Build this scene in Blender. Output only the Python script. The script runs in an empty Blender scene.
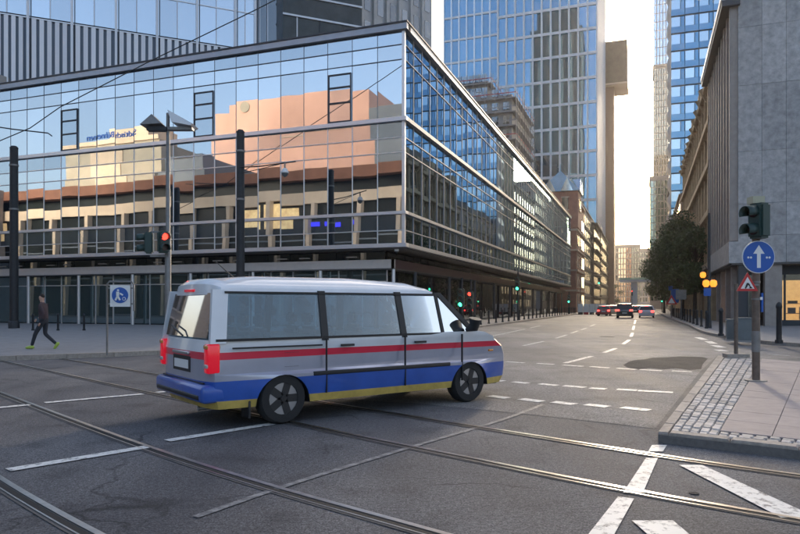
import bpy, bmesh, math, random
from mathutils import Vector, Matrix
random.seed(7)
sc = bpy.context.scene
C = sc.collection
R = math.radians
# ------------------------------------------------------------------ camera, sky, sun, exposure
F, HOR, CH = 670.0, 305.0, 1.53          # focal length and horizon in photo pixels (800 wide), camera height
cam = bpy.data.objects.new('camera', bpy.data.cameras.new('camera')); C.objects.link(cam)
cam.location = (0, 0, CH); cam.rotation_euler = (R(90), 0, 0)
cam.data.sensor_width = 36; cam.data.lens = F/800*36
cam.data.shift_y = (HOR-267)/800
cam.data.clip_start = .1; cam.data.clip_end = 6000
sc.camera = cam
SUN_AZ, SUN_EL = 23.0, 16.0
w = bpy.data.worlds.new('World'); sc.world = w; w.use_nodes = True
nt = w.node_tree; bg = nt.nodes['Background']
sky = nt.nodes.new('ShaderNodeTexSky'); sky.sky_type = 'NISHITA'; sky.sun_disc = False
sky.sun_elevation = R(SUN_EL); sky.sun_rotation = R(SUN_AZ)
sky.air_density = .8; sky.dust_density = 4.5; sky.ozone_density = .3
nt.links.new(sky.outputs[0], bg.inputs[0]); bg.inputs[1].default_value = .15
sun = bpy.data.objects.new('sun', bpy.data.lights.new('sun', 'SUN')); C.objects.link(sun)
sun.data.energy = 1.4; sun.data.angle = R(12); sun.data.color = (1, .84, .66)
sd = Vector((math.sin(R(SUN_AZ))*math.cos(R(SUN_EL)), math.cos(R(SUN_AZ))*math.cos(R(SUN_EL)), math.sin(R(SUN_EL))))
sun.rotation_euler = sd.to_track_quat('Z', 'Y').to_euler()
sun.location = sd*200
vs = sc.view_settings
vs.view_transform = 'Standard'; vs.look = 'None'; vs.gamma = 1; vs.exposure = 1.55; vs.use_curve_mapping = False
# ------------------------------------------------------------------ geometry of the place
ANG = -math.atan(246/670)                # the street runs 20 degrees to the right of the view
D1 = Vector((math.sin(-ANG), math.cos(-ANG), 0)); RT = Vector((math.cos(ANG), math.sin(ANG), 0))
def W(s, t, z=0): return D1*s + RT*t + Vector((0, 0, z))
def ray(px, py=HOR): return Vector(((px-400)/F, 1, (HOR-py)/F))
def G(px, py, z=0):
    k = F*(CH-z)/(py-HOR); return Vector(((px-400)/F*k, k, z))
def on_s(px, py, s):
    d = ray(px, py); k = s/d.dot(D1); return d.dot(RT)*k, CH+d.z*k       # t, z
def on_t(px, py, t):
    d = ray(px, py); k = t/d.dot(RT); return d.dot(D1)*k, CH+d.z*k       # s, z
# ------------------------------------------------------------------ materials
MATS = {}
def mat(name, col, rough=.6, metal=0, noise=0, scale=3, emit=0, bump=0, bscale=40, rnd=0, col2=None, spec=.5, alpha=None, stretch=None, coat=0):
    m = bpy.data.materials.new(name); m.use_nodes = True; n = m.node_tree.nodes; L = m.node_tree.links
    b = n['Principled BSDF']; b.inputs['Base Color'].default_value = (*col, 1)
    b.inputs['Roughness'].default_value = rough; b.inputs['Metallic'].default_value = metal
    b.inputs['Specular IOR Level'].default_value = spec; b.inputs['Coat Weight'].default_value = coat
    geo = n.new('ShaderNodeNewGeometry'); vec = geo.outputs['Position']
    if stretch:
        mp = n.new('ShaderNodeMapping'); mp.inputs['Scale'].default_value = stretch
        L.new(vec, mp.inputs[0]); vec = mp.outputs[0]
    last = None
    if noise:
        t = n.new('ShaderNodeTexNoise'); t.inputs['Scale'].default_value = scale; t.inputs['Detail'].default_value = 8; t.inputs['Roughness'].default_value = .65
        L.new(vec, t.inputs['Vector'])
        r = n.new('ShaderNodeValToRGB'); r.color_ramp.elements[0].position = .3; r.color_ramp.elements[1].position = .7
        c2 = col2 or tuple(min(1, c*(1+noise)) for c in col); c1 = col if col2 else tuple(c*(1-noise) for c in col)
        r.color_ramp.elements[0].color = (*c1, 1); r.color_ramp.elements[1].color = (*c2, 1)
        L.new(t.outputs['Fac'], r.inputs['Fac']); last = r.outputs['Color']
    if rnd:
        oi = n.new('ShaderNodeObjectInfo'); mr = n.new('ShaderNodeMapRange')
        mr.inputs['To Min'].default_value = 1-rnd; mr.inputs['To Max'].default_value = 1+rnd
        L.new(oi.outputs['Random'], mr.inputs['Value'])
        mx = n.new('ShaderNodeVectorMath'); mx.operation = 'SCALE'
        if last: L.new(last, mx.inputs[0])
        else: mx.inputs[0].default_value = col
        L.new(mr.outputs['Result'], mx.inputs['Scale']); last = mx.outputs[0]
    if last: L.new(last, b.inputs['Base Color'])
    if emit:
        b.inputs['Emission Color'].default_value = (*col, 1); b.inputs['Emission Strength'].default_value = emit
    if bump:
        t2 = n.new('ShaderNodeTexNoise'); t2.inputs['Scale'].default_value = bscale; t2.inputs['Detail'].default_value = 4
        L.new(vec, t2.inputs['Vector'])
        bp = n.new('ShaderNodeBump'); bp.inputs['Strength'].default_value = bump; bp.inputs['Distance'].default_value = .02
        L.new(t2.outputs['Fac'], bp.inputs['Height']); L.new(bp.outputs['Normal'], b.inputs['Normal'])
    MATS[name] = m; return m
def glass_mat(name, tint, refl, dark=(.02, .03, .04), rough=.012, wave=.0022, wscale=.3):
    """coated facade glass: mirror film over a dark room"""
    m = bpy.data.materials.new(name); m.use_nodes = True; n = m.node_tree.nodes; L = m.node_tree.links
    n.remove(n['Principled BSDF']); out = n['Material Output']
    gl = n.new('ShaderNodeBsdfGlossy'); gl.inputs['Color'].default_value = (*tint, 1); gl.inputs['Roughness'].default_value = rough
    df = n.new('ShaderNodeBsdfDiffuse'); df.inputs['Color'].default_value = (*dark, 1)
    mx = n.new('ShaderNodeMixShader'); fr = n.new('ShaderNodeFresnel'); fr.inputs['IOR'].default_value = 1.5
    ad = n.new('ShaderNodeMath'); ad.operation = 'ADD'; ad.use_clamp = True
    oi = n.new('ShaderNodeObjectInfo'); mr = n.new('ShaderNodeMapRange')
    mr.inputs['To Min'].default_value = refl-.08; mr.inputs['To Max'].default_value = refl+.08
    L.new(oi.outputs['Random'], mr.inputs['Value']); L.new(mr.outputs[0], ad.inputs[0]); L.new(fr.outputs[0], ad.inputs[1])
    L.new(ad.outputs[0], mx.inputs['Fac']); L.new(df.outputs[0], mx.inputs[1]); L.new(gl.outputs[0], mx.inputs[2])
    geo = n.new('ShaderNodeNewGeometry'); t = n.new('ShaderNodeTexNoise'); t.inputs['Scale'].default_value = wscale; t.inputs['Detail'].default_value = 1
    L.new(geo.outputs['Position'], t.inputs['Vector'])
    bp = n.new('ShaderNodeBump'); bp.inputs['Strength'].default_value = 1; bp.inputs['Distance'].default_value = wave
    L.new(t.outputs['Fac'], bp.inputs['Height']); L.new(bp.outputs[0], gl.inputs['Normal'])
    L.new(mx.outputs[0], out.inputs['Surface']); MATS[name] = m; return m
def clear_glass(name, tint=(.8, .9, .95)):
    m = bpy.data.materials.new(name); m.use_nodes = True; n = m.node_tree.nodes; L = m.node_tree.links
    n.remove(n['Principled BSDF']); out = n['Material Output']
    tr = n.new('ShaderNodeBsdfTransparent'); tr.inputs['Color'].default_value = (*tint, 1)
    gl = n.new('ShaderNodeBsdfGlossy'); gl.inputs['Roughness'].default_value = .02; gl.inputs['Color'].default_value = (.95, .97, 1, 1)
    fr = n.new('ShaderNodeFresnel'); fr.inputs['IOR'].default_value = 1.55
    ad = n.new('ShaderNodeMath'); ad.operation = 'ADD'; ad.inputs[1].default_value = .05; L.new(fr.outputs[0], ad.inputs[0])
    mx = n.new('ShaderNodeMixShader'); L.new(ad.outputs[0], mx.inputs['Fac'])
    L.new(tr.outputs[0], mx.inputs[1]); L.new(gl.outputs[0], mx.inputs[2]); L.new(mx.outputs[0], out.inputs['Surface'])
    MATS[name] = m; return m
def asphalt(name, c1, c2, rough):
    m = bpy.data.materials.new(name); m.use_nodes = True; n = m.node_tree.nodes; L = m.node_tree.links
    b = n['Principled BSDF']; b.inputs['Specular IOR Level'].default_value = .3; geo = n.new('ShaderNodeNewGeometry')
    def noise(s, det, mp=None):
        t = n.new('ShaderNodeTexNoise'); t.inputs['Scale'].default_value = s; t.inputs['Detail'].default_value = det
        if mp:
            q = n.new('ShaderNodeMapping'); q.inputs['Rotation'].default_value = (0, 0, -ANG); q.inputs['Scale'].default_value = mp
            L.new(geo.outputs['Position'], q.inputs[0]); L.new(q.outputs[0], t.inputs['Vector'])
        else: L.new(geo.outputs['Position'], t.inputs['Vector'])
        return t.outputs['Fac']
    big = noise(.35, 6); wear = noise(1.0, 4, (.9, .07, 1)); fine = noise(26, 4); grit = noise(75, 3)
    def ramp(f, a, bb, p0=.35, p1=.65):
        r = n.new('ShaderNodeValToRGB'); r.color_ramp.elements[0].position = p0; r.color_ramp.elements[1].position = p1
        r.color_ramp.elements[0].color = (*a, 1); r.color_ramp.elements[1].color = (*bb, 1); L.new(f, r.inputs[0]); return r.outputs[0]
    def mul(a, bb, f=1):
        x = n.new('ShaderNodeMix'); x.data_type = 'RGBA'; x.blend_type = 'MULTIPLY'; x.inputs[0].default_value = f
        L.new(a, x.inputs[6]); L.new(bb, x.inputs[7]); return x.outputs[2]
    col = mul(ramp(big, c1, c2), ramp(wear, (.72, .72, .74), (1.15, 1.13, 1.1)))
    col = mul(col, ramp(fine, (.7, .7, .7), (1.3, 1.3, 1.3), .35, .65)); col = mul(col, ramp(grit, (.45, .45, .45), (1.7, 1.7, 1.7), .36, .66))
    dist = n.new('ShaderNodeTexNoise'); dist.inputs['Scale'].default_value = 1.3; dist.inputs['Detail'].default_value = 5; L.new(geo.outputs['Position'], dist.inputs['Vector'])
    va = n.new('ShaderNodeVectorMath'); va.operation = 'MULTIPLY_ADD'; L.new(dist.outputs['Color'], va.inputs[0]); va.inputs[1].default_value = (1.1, 1.1, 0); L.new(geo.outputs['Position'], va.inputs[2])
    vo = n.new('ShaderNodeTexVoronoi'); vo.feature = 'DISTANCE_TO_EDGE'; vo.inputs['Scale'].default_value = .28; L.new(va.outputs[0], vo.inputs['Vector'])
    crack = ramp(vo.outputs['Distance'], (.35, .35, .35), (1, 1, 1), .002, .007); gate = ramp(noise(.5, 3), (0, 0, 0), (1, 1, 1), .5, .6)
    gx_ = n.new('ShaderNodeMix'); gx_.data_type = 'RGBA'; L.new(gate, gx_.inputs[0]); gx_.inputs[6].default_value = (1, 1, 1, 1); L.new(crack, gx_.inputs[7])
    col = mul(col, gx_.outputs[2]); col = mul(col, ramp(noise(1.7, 5), (1.05, 1.04, 1.03), (.68, .67, .67), .52, .7)); col = mul(col, ramp(noise(.16, 3), (.8, .8, .82), (1.2, 1.19, 1.16), .4, .6))
    L.new(col, b.inputs['Base Color'])
    rr = n.new('ShaderNodeMapRange'); rr.inputs['To Min'].default_value = rough-.12; rr.inputs['To Max'].default_value = rough+.12
    L.new(wear, rr.inputs['Value']); L.new(rr.outputs[0], b.inputs['Roughness'])
    bp = n.new('ShaderNodeBump'); bp.inputs['Strength'].default_value = .5; bp.inputs['Distance'].default_value = .006
    L.new(grit, bp.inputs['Height']); L.new(bp.outputs[0], b.inputs['Normal']); MATS[name] = m; return m
def paint_mat(name, col, hole):
    """road paint with worn spots"""
    m = bpy.data.materials.new(name); m.use_nodes = True; n = m.node_tree.nodes; L = m.node_tree.links
    b = n['Principled BSDF']; b.inputs['Roughness'].default_value = .6; geo = n.new('ShaderNodeNewGeometry')
    t = n.new('ShaderNodeTexNoise'); t.inputs['Scale'].default_value = 9; t.inputs['Detail'].default_value = 10; t.inputs['Roughness'].default_value = .75
    L.new(geo.outputs['Position'], t.inputs['Vector'])
    r = n.new('ShaderNodeValToRGB'); r.color_ramp.elements[0].position = hole; r.color_ramp.elements[1].position = hole+.12
    r.color_ramp.elements[0].color = (.11, .11, .115, 1); r.color_ramp.elements[1].color = (*col, 1)
    L.new(t.outputs['Fac'], r.inputs[0]); L.new(r.outputs[0], b.inputs['Base Color']); MATS[name] = m; return m
asphalt('asphalt_dark', (.082, .085, .094), (.125, .127, .135), .78)
asphalt('asphalt_light', (.135, .134, .136), (.215, .212, .21), .76)
asphalt('asphalt_patch', (.036, .034, .034), (.056, .053, .052), .9)
asphalt('asphalt_pale', (.13, .122, .115), (.2, .19, .178), .7)
paint_mat('road_paint', (.74, .73, .69), .37); paint_mat('road_paint_worn', (.26, .26, .26), .46); paint_mat('road_paint_thin', (.62, .61, .59), .41)
mat('steel', (.55, .5, .45), .28, 1, .2, 8); mat('groove', (.015, .014, .013), .8); mat('rail_joint', (.09, .087, .085), .8, 0, .3, 6)
mat('granite_kerb', (.36, .31, .265), .75, 0, .25, 14, bump=.4, rnd=.12); mat('sett', (.46, .42, .385), .7, 0, .25, 18, bump=.5, rnd=.3)
mat('slab_pink', (.36, .30, .28), .75, 0, .12, 5, bump=.2, bscale=60, rnd=.05); mat('bedding', (.17, .155, .145), .9, 0, .2, 20)
mat('paving', (.27, .26, .255), .8, 0, .15, 2.5, bump=.2)
mat('frame_pale', (.70, .70, .72), .35, .6, rnd=.06); mat('frame_dark', (.05, .055, .065), .45, .4); mat('parapet', (.33, .36, .41), .4, .5, .08, 2)
mat('bar_street_shaded', (.26, .27, .29), .5, .3); mat('frame_mid', (.16, .18, .21), .45, .4); mat('core_dark', (.02, .022, .025), .8); mat('soffit', (.10, .095, .09), .7); mat('fascia', (.55, .50, .46), .6, 0, .06, 3)  # street-side bars: the pale front metal, coloured darker against sun glare
mat('maroon', (.075, .035, .035), .5); mat('roofing', (.12, .12, .125), .9, 0, .2, 2)
glass_mat('glass_main', (.90, .94, .97), .62, wave=.0022, wscale=.45); glass_mat('glass_street', (.48, .66, .80), .55, (.012, .025, .035)); glass_mat('glass_spandrel', (.80, .87, .93), .5, (.08, .10, .12))
glass_mat('glass_shop', (.62, .74, .78), .3, (.05, .075, .08)); glass_mat('glass_blue', (.21, .40, .58), .58, (.008, .022, .04), .02, .006, .12)
glass_mat('glass_blue_pale', (.62, .74, .84), .7, (.10, .16, .24), .05); glass_mat('glass_pale', (.80, .88, .96), .65, (.16, .2, .24), .04)
glass_mat('glass_dark', (.5, .55, .6), .3, (.012, .014, .016)); glass_mat('glass_warm', (.9, .75, .55), .35, (.06, .05, .04)); glass_mat('glass_green', (.5, .62, .56), .4, (.03, .05, .045))
mat('white_metal', (.66, .67, .7), .4, .3, rnd=.05); mat('louver_light', (.74, .75, .78), .5, .2, rnd=.06); mat('dark_stone', (.045, .055, .058), .3, 0, .35, .8)
mat('pale_stone', (.42, .43, .44), .7, 0, .1, 1); mat('grey_conc', (.3, .29, .285), .8, 0, .15, 1.2)
mat('stone_grey', (.41, .395, .385), .62, 0, .3, 2.6, rnd=.14, bump=.15, bscale=25); mat('stone_joint', (.09, .09, .095), .9)
mat('fin_stone', (.33, .29, .26), .7, 0, .15, 2); mat('sandstone', (.33, .225, .13), .8, 0, .3, 1.2, bump=.3, bscale=6); mat('sandstone_pale', (.42, .30, .18), .8, 0, .2, 2)
mat('brick_red', (.30, .125, .09), .85, 0, .2, 1.5); mat('brick_trim', (.42, .30, .24), .8); mat('roof_metal', (.24, .36, .44), .4, .3, .15, 1)
mat('brown_dark', (.085, .07, .06), .8, 0, .3, .6); mat('peach', (.52, .37, .28), .8, 0, .08, .5); mat('tower_beige', (.38, .33, .30), .7, 0, .1, .2); mat('far_beige', (.42, .34, .28), .8, 0, .1, .15)
mat('copper_wall', (.20, .09, .06), .6, 0, .1, .2); mat('tower_white', (.68, .68, .7), .5, .1)
mat('pole_dark', (.03, .032, .036), .5, .3, .2, 6); mat('pole_grey', (.23, .225, .22), .5, .5, .2, 5); mat('pole_rust', (.16, .12, .095), .6, .3, .3, 9)
mat('signal_green', (.02, .05, .045), .45, rnd=.1); mat('signal_beige', (.5, .47, .33), .6); mat('sign_blue', (.015, .10, .42), .4); mat('sign_white', (.8, .8, .78), .45); mat('sign_red', (.55, .03, .03), .4); mat('black', (.012, .012, .013), .5)
mat('lamp_green', (.05, 1, .45), .5, emit=2.2); mat('lamp_red', (1, .05, .03), .5, emit=1.3); mat('lamp_amber', (1, .30, .03), .5, emit=.55); mat('lens_off', (.05, .02, .02), .2)
mat('tail_red', (.55, .006, .02), .2, emit=.22, coat=1); mat('tail_bright', (1, .05, .04), .25, emit=2)
mat('glass_far', (.02, .022, .025), .25, spec=.3); mat('shop_glow', (1, .5, .17), .8, emit=.33, noise=.5, scale=1.2); mat('shop_panel', (.55, .36, .2), .7, 0, .3, 1.5)
mat('wire', (.03, .03, .03), .6); mat('bin_grey', (.14, .16, .17), .5, .3, .1, 4)
mat('bark', (.06, .045, .035), .9, 0, .3, 8); mat('leaf', (.035, .055, .02), .6, 0, .45, .9, col2=(.085, .12, .035))
mat('van_white', (.74, .76, .79), .25, 0, .05, 3, coat=.6); mat('van_silver', (.48, .50, .60), .28, .5, .07, 2.5, coat=.6); mat('van_red_trail', (.75, .03, .07), .3, coat=.5); mat('van_blue', (.03, .10, .42), .28, 0, .15, 2.2, coat=.6); mat('van_yellow', (.50, .36, .09), .45, 0, .3, 3); mat('lens_clear', (.5, .45, .42), .1, coat=1); mat('lens_amber', (.7, .25, .03), .15, coat=1)
clear_glass('van_glass', (.62, .75, .80)); clear_glass('shop_glass', (.85, .9, .9)); mat('rubber', (.018, .018, .019), .8); mat('alloy', (.5, .51, .53), .3, .9); mat('seat_cloth', (.07, .08, .1), .9); mat('trim_black', (.02, .02, .022), .5)
mat('car_black', (.012, .012, .014), .2, coat=.8); mat('car_white', (.7, .71, .74), .3, coat=.5); mat('car_cream', (.72, .6, .36), .3, coat=.5); mat('car_red', (.3, .03, .03), .3, coat=.5); mat('car_glass', (.01, .012, .015), .05)
mat('skin', (.45, .27, .2), .6); mat('cloth_dark', (.03, .033, .042), .9); mat('cloth_red', (.06, .04, .045), .9); mat('hair', (.03, .02, .015), .8); mat('neon_shoe', (.38, .5, .08), .5)
mat('pink_plaster', (.66, .42, .345), .85, 0, .1, .12); mat('theatre_beige', (.62, .53, .42), .8, 0, .12, .3); mat('theatre_brown', (.22, .105, .07), .7, 0, .2, .5); mat('olive_render', (.38, .36, .30), .8, 0, .15, .2); mat('slate_blue', (.16, .2, .25), .6); mat('slate_dark', (.012, .018, .02), .35, 0, .6, .25); mat('blue_glow', (.04, .04, .8), .5, emit=.6); mat('lit_gold', (.9, .6, .3), .6, emit=.28, noise=.5, scale=.8)
mat('tower_dark', (.025, .035, .045), .9, spec=.05); mat('scaffold_red', (.42, .07, .08), .6); mat('scaffold_grey', (.3, .29, .29), .6, .4)
# ------------------------------------------------------------------ helpers
CUBES = {}
def cube_mesh(m):
    if m not in CUBES:
        bm = bmesh.new(); bmesh.ops.create_cube(bm, size=1); me = bpy.data.meshes.new('box'); bm.to_mesh(me); bm.free()
        me.materials.append(MATS[m]); CUBES[m] = me
    return CUBES[m]
def tag(o, label=None, cat=None, group=None, kind=None):
    if label: o['label'] = label
    if cat: o['category'] = cat
    if group: o['group'] = group
    if kind: o['kind'] = kind
    return o
def thing(name, label, cat, loc=(0, 0, 0), rz=0, group=None):
    o = bpy.data.objects.new(name, None); C.objects.link(o); o.empty_display_size = .3
    o.location = loc; o.rotation_euler = (0, 0, rz); return tag(o, label, cat, group)
def bld(name, label, s, t, cat='building', group=None): return thing(name, label, cat, W(s, t), ANG, group)
def box(name, p, m, lo, hi, rot=None):
    o = bpy.data.objects.new(name, cube_mesh(m)); C.objects.link(o); o.parent = p
    o.location = [(a+b)/2 for a, b in zip(lo, hi)]; o.scale = [max(abs(b-a), .001) for a, b in zip(lo, hi)]
    if rot: o.rotation_euler = rot
    return o
def mesh(name, p, m, verts, faces, smooth=None, loc=None):
    me = bpy.data.meshes.new(name); me.from_pydata([tuple(v) for v in verts], [], faces); me.update()
    for x in (m if isinstance(m, (list, tuple)) else [m]): me.materials.append(MATS[x])
    if smooth is not None:
        for f in me.polygons: f.use_smooth = True
        me.set_sharp_from_angle(angle=R(smooth))
    o = bpy.data.objects.new(name, me); C.objects.link(o); o.parent = p
    if loc is not None: o.location = loc
    return o
def bmobj(name, p, m, bm, smooth=None):
    bmesh.ops.recalc_face_normals(bm, faces=bm.faces[:])
    me = bpy.data.meshes.new(name); bm.to_mesh(me); bm.free()
    for x in (m if isinstance(m, (list, tuple)) else [m]): me.materials.append(MATS[x])
    if smooth is not None:
        for f in me.polygons: f.use_smooth = True
        me.set_sharp_from_angle(angle=R(smooth))
    o = bpy.data.objects.new(name, me); C.objects.link(o); o.parent = p; return o
def bm_box(bm, lo, hi):
    v = [bm.verts.new((x, y, z)) for z in (lo[2], hi[2]) for x, y in ((lo[0], lo[1]), (hi[0], lo[1]), (hi[0], hi[1]), (lo[0], hi[1]))]
    for f in ((3, 2, 1, 0), (4, 5, 6, 7), (0, 1, 5, 4), (1, 2, 6, 5), (2, 3, 7, 6), (3, 0, 4, 7)): bm.faces.new([v[i] for i in f])
def joined(name, p, m, boxes, kind='stuff'):
    bm = bmesh.new()
    for lo, hi in boxes: bm_box(bm, lo, hi)
    o = bmobj(name, p, m, bm)
    if kind: o['kind'] = kind
    return o
def bm_tube(bm, pts, rads, n=10, cap=True):
    pts = [Vector(q) for q in pts]; rings = []
    if not isinstance(rads, (list, tuple)): rads = [rads]*len(pts)
    for i, q in enumerate(pts):
        d = (pts[min(i+1, len(pts)-1)]-pts[max(i-1, 0)]).normalized()
        a = d.orthogonal().normalized() if i == 0 else (a-d*a.dot(d)).normalized()
        b = d.cross(a)
        rings.append([bm.verts.new(q+(a*math.cos(2*math.pi*k/n)+b*math.sin(2*math.pi*k/n))*rads[i]) for k in range(n)])
    for r0, r1 in zip(rings, rings[1:]):
        for k in range(n): bm.faces.new((r0[k], r0[(k+1) % n], r1[(k+1) % n], r1[k]))
    if cap: bm.faces.new(rings[0][::-1]); bm.faces.new(rings[-1])
def tube(name, p, m, pts, rads, n=10, smooth=40):
    bm = bmesh.new(); bm_tube(bm, pts, rads, n); return bmobj(name, p, m, bm, smooth)
def prism(name, p, m, poly, z0, z1, bevel=0):
    bm = bmesh.new(); vs_ = [bm.verts.new((q[0], q[1], z0)) for q in poly]; f = bm.faces.new(vs_)
    e = bmesh.ops.extrude_face_region(bm, geom=[f]); bmesh.ops.translate(bm, vec=(0, 0, z1-z0), verts=[v for v in e['geom'] if isinstance(v, bmesh.types.BMVert)])
    if bevel: bmesh.ops.bevel(bm, geom=bm.edges[:], offset=bevel, segments=2, affect='EDGES', profile=.6)
    return bmobj(name, p, m, bm)
def disc(name, p, m, c, r, th, axis='y', n=24, r2=None):
    """short cylinder along an axis"""
    d = {'x': (1, 0, 0), 'y': (0, 1, 0), 'z': (0, 0, 1)}[axis]; d = Vector(d); c = Vector(c)
    return tube(name, p, m, [c-d*th/2, c+d*th/2], [r, r if r2 is None else r2], n)
def face_box(face, plane, a0, a1, z0, z1, d0, d1):
    """a box on a facade: d0..d1 measured outwards. front faces -y, left faces -x, right faces +x"""
    if face == 'front': return (a0, plane-d1, z0), (a1, plane-d0, z1)
    if face == 'right': return (plane+d0, a0, z0), (plane+d1, a1, z1)
    return (plane-d1, a0, z0), (plane-d0, a1, z1)
def panes(p, face, plane, us, zs, m, name='pane', gap=.035, th=.03, jit=.0024, d=0, joint=None):
    for i in range(len(us)-1):
        for j in range(len(zs)-1):
            mm = m(i, j) if callable(m) else m
            if mm is None: continue
            lo, hi = face_box(face, plane, us[i]+gap/2, us[i+1]-gap/2, zs[j]+gap/2, zs[j+1]-gap/2, d, d+th)
            a, b = random.gauss(0, jit), random.gauss(0, jit)
            box(name, p, mm, lo, hi, (a, 0, b) if face == 'front' else (0, a, b))
def panes_joined(p, face, plane, us, zs, m, name='panes', gap=.05, th=.03, d=0, skip=None):
    bs = []
    for i in range(len(us)-1):
        for j in range(len(zs)-1):
            if skip and skip(i, j): continue
            bs.append(face_box(face, plane, us[i]+gap/2, us[i+1]-gap/2, zs[j]+gap/2, zs[j+1]-gap/2, d, d+th))
    return joined(name, p, m, bs)
def vbars(p, face, plane, us, z0, z1, m, wd=.06, d0=0, d1=.1, name='mullion'):
    for u in us:
        lo, hi = face_box(face, plane, u-wd/2, u+wd/2, z0, z1, d0, d1); box(name, p, m, lo, hi)
def hbars(p, face, plane, a0, a1, zs, m, ht=.06, d0=0, d1=.1, name='transom'):
    for z in zs:
        lo, hi = face_box(face, plane, a0, a1, z-ht/2, z+ht/2, d0, d1); box(name, p, m, lo, hi)
def lin(a, b, n): return [a+(b-a)*i/n for i in range(n+1)]
def bez(pts, n=8):
    """Catmull-Rom through 2-D/3-D points"""
    P = [Vector(q) for q in pts]; P = [P[0]*2-P[1]]+P+[P[-1]*2-P[-2]]; out = []
    for i in range(1, len(P)-2):
        for k in range(n):
            t = k/n; a, b, c, d = P[i-1:i+3]
            out.append(.5*((2*b)+(c-a)*t+(2*a-5*b+4*c-d)*t*t+(3*b-a-3*c+d)*t**3))
    return out+[P[-2]]
def struct(o): o['kind'] = 'structure'; return o
# ------------------------------------------------------------------ ground, road, pavements
gv = 2500
struct(mesh('road', None, 'asphalt_dark', [(-gv, -gv, 0), (gv, -gv, 0), (gv, gv, 0), (-gv, gv, 0)], [(0, 1, 2, 3)]))
# the street itself is older, paler asphalt beyond the tram crossing
edge = [G(300, 397), G(420, 404), G(492, 411), G(560, 418), G(655, 429)]
st = [*edge, G(700, 372), G(717, 356), G(800, 362), G(1300, 390), W(45, 60), W(60, 8), W(600, 8), W(600, -14), W(20, -14)]
struct(mesh('street_surface', None, 'asphalt_light', [Vector((q.x, q.y, .004)) for q in st], [tuple(range(len(st)))]))
def patch(name, pix, m, z): struct(mesh(name, None, m, [Vector((*G(*q).xy, z)) for q in pix], [tuple(range(len(pix)))]))
patch('asphalt_patch', [(623, 365.5), (629, 362), (634, 360.5), (645, 359.5), (652, 358), (666, 357.6), (680, 356.6), (702, 357.2), (708, 358.8), (703, 364), (701, 369.5), (690, 370.4), (676, 368.6), (664, 369.8), (650, 368.4), (638, 369.6), (628, 368)], 'asphalt_patch', .0065)
# pavements (raised) with kerb stones
def pave(name, poly, m='paving', z=.12):
    return struct(prism(name, None, m, [(q[0], q[1]) for q in poly], -.1, z))
lk = [G(-420, 372), G(-100, 364), G(60, 359), G(200, 353), G(330, 345), G(395, 339.5), W(33.1, -10.5), W(45, -10.5), W(60, -10.5), W(125, -10.5)]
lk_s = [Vector((q.x, q.y)) for q in bez([q.xy for q in lk[:7]], 5)] + [q.xy for q in lk[7:]]
pv_left = pave('left_pavement', [*lk_s, W(125, -60), W(80, -120), W(20, -120)])
rk = [W(400, 2.2), W(130, 2.2), W(80, 2.4), W(52, 2.9), G(702, 333), G(725, 338.5), G(750, 342.5), G(800, 347), G(1000, 357)]
rk_s = [q.xy for q in rk[:3]] + [Vector((q.x, q.y)) for q in bez([q.xy for q in rk[3:]], 5)]
pv_right = pave('right_pavement', [*rk_s, W(60, 90), W(400, 90)])
pv_far = pave('far_pavement', [W(140, -10.5), W(500, -10.5), W(500, -60), W(140, -60)])
def kerb_run(parent, pts, wd=.16, z=.14, ln=1.0, side=1, limit=90, m='granite_kerb'):
    """kerb stones along a polyline, each its own piece"""
    pts = [Vector((q[0], q[1])) for q in pts]; cum = [0]
    for a, b in zip(pts, pts[1:]): cum.append(cum[-1]+(b-a).length)
    def at(d):
        for i in range(len(pts)-1):
            if d <= cum[i+1]: return pts[i].lerp(pts[i+1], (d-cum[i])/max(1e-6, cum[i+1]-cum[i]))
        return pts[-1]
    d = 0; k = 0
    while d < cum[-1]-.05 and k < limit:
        a, b = at(d), at(min(d+ln, cum[-1])); t = (b-a)
        if t.length < .05: break
        c = (a+b)/2; n = Vector((-t.y, t.x)).normalized()*side
        o = box('kerb_stone', parent, m, (-t.length/2+.006, -wd/2, -.1), (t.length/2-.006, wd/2, z+random.uniform(-.004, .004)))
        o.location.x, o.location.y = (c+n*wd*.25).x, (c+n*wd*.25).y; o.rotation_euler = (0, 0, math.atan2(t.y, t.x))
        d += ln; k += 1
kerb_run(pv_left, lk_s, ln=1.25, limit=110); kerb_run(pv_right, rk_s[2:], ln=1.25, limit=110)
# traffic island on the right: kerb, setts, slabs
ZI = .12
A_, B_, C_, D_ = G(718, 355.5, ZI), G(1000, 377, ZI), G(1000, 470, ZI), G(658, 432, ZI)
pv = pave('traffic_island', [A_, B_, C_, D_], 'bedding', ZI-.03)
def quadpiece(parent, name, m, q, z0, z1, gap, ch=.012):
    c = sum((Vector(x).xy for x in q), Vector((0, 0)))/4
    lo = []; top = []
    for x in q:
        d = Vector(x).xy-c; L_ = d.length
        a = c+d*(1-gap/L_); b = c+d*(1-(gap+ch)/L_); lo.append((a.x, a.y, z0)); top.append((a.x, a.y, z1-ch)); top.append((b.x, b.y, z1))
    v = lo+[top[0], top[2], top[4], top[6]]+[top[1], top[3], top[5], top[7]]
    f = [(8, 9, 10, 11)]+[(i, (i+1) % 4, 4+(i+1) % 4, 4+i) for i in range(4)]+[(4+i, 4+(i+1) % 4, 8+(i+1) % 4, 8+i) for i in range(4)]
    return mesh(name, parent, m, v, f)
def bil(u, v): return (A_*(1-u)+B_*u)*(1-v)+(D_*(1-u)+C_*u)*v      # u to the right, v towards the camera
wU, wV = ((B_-A_).length+(C_-D_).length)/2, ((D_-A_).length+(C_-B_).length)/2
kw = .17
def uv(x, y): return bil(x/wU, y/wV)                              # metres from the back left corner
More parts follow.
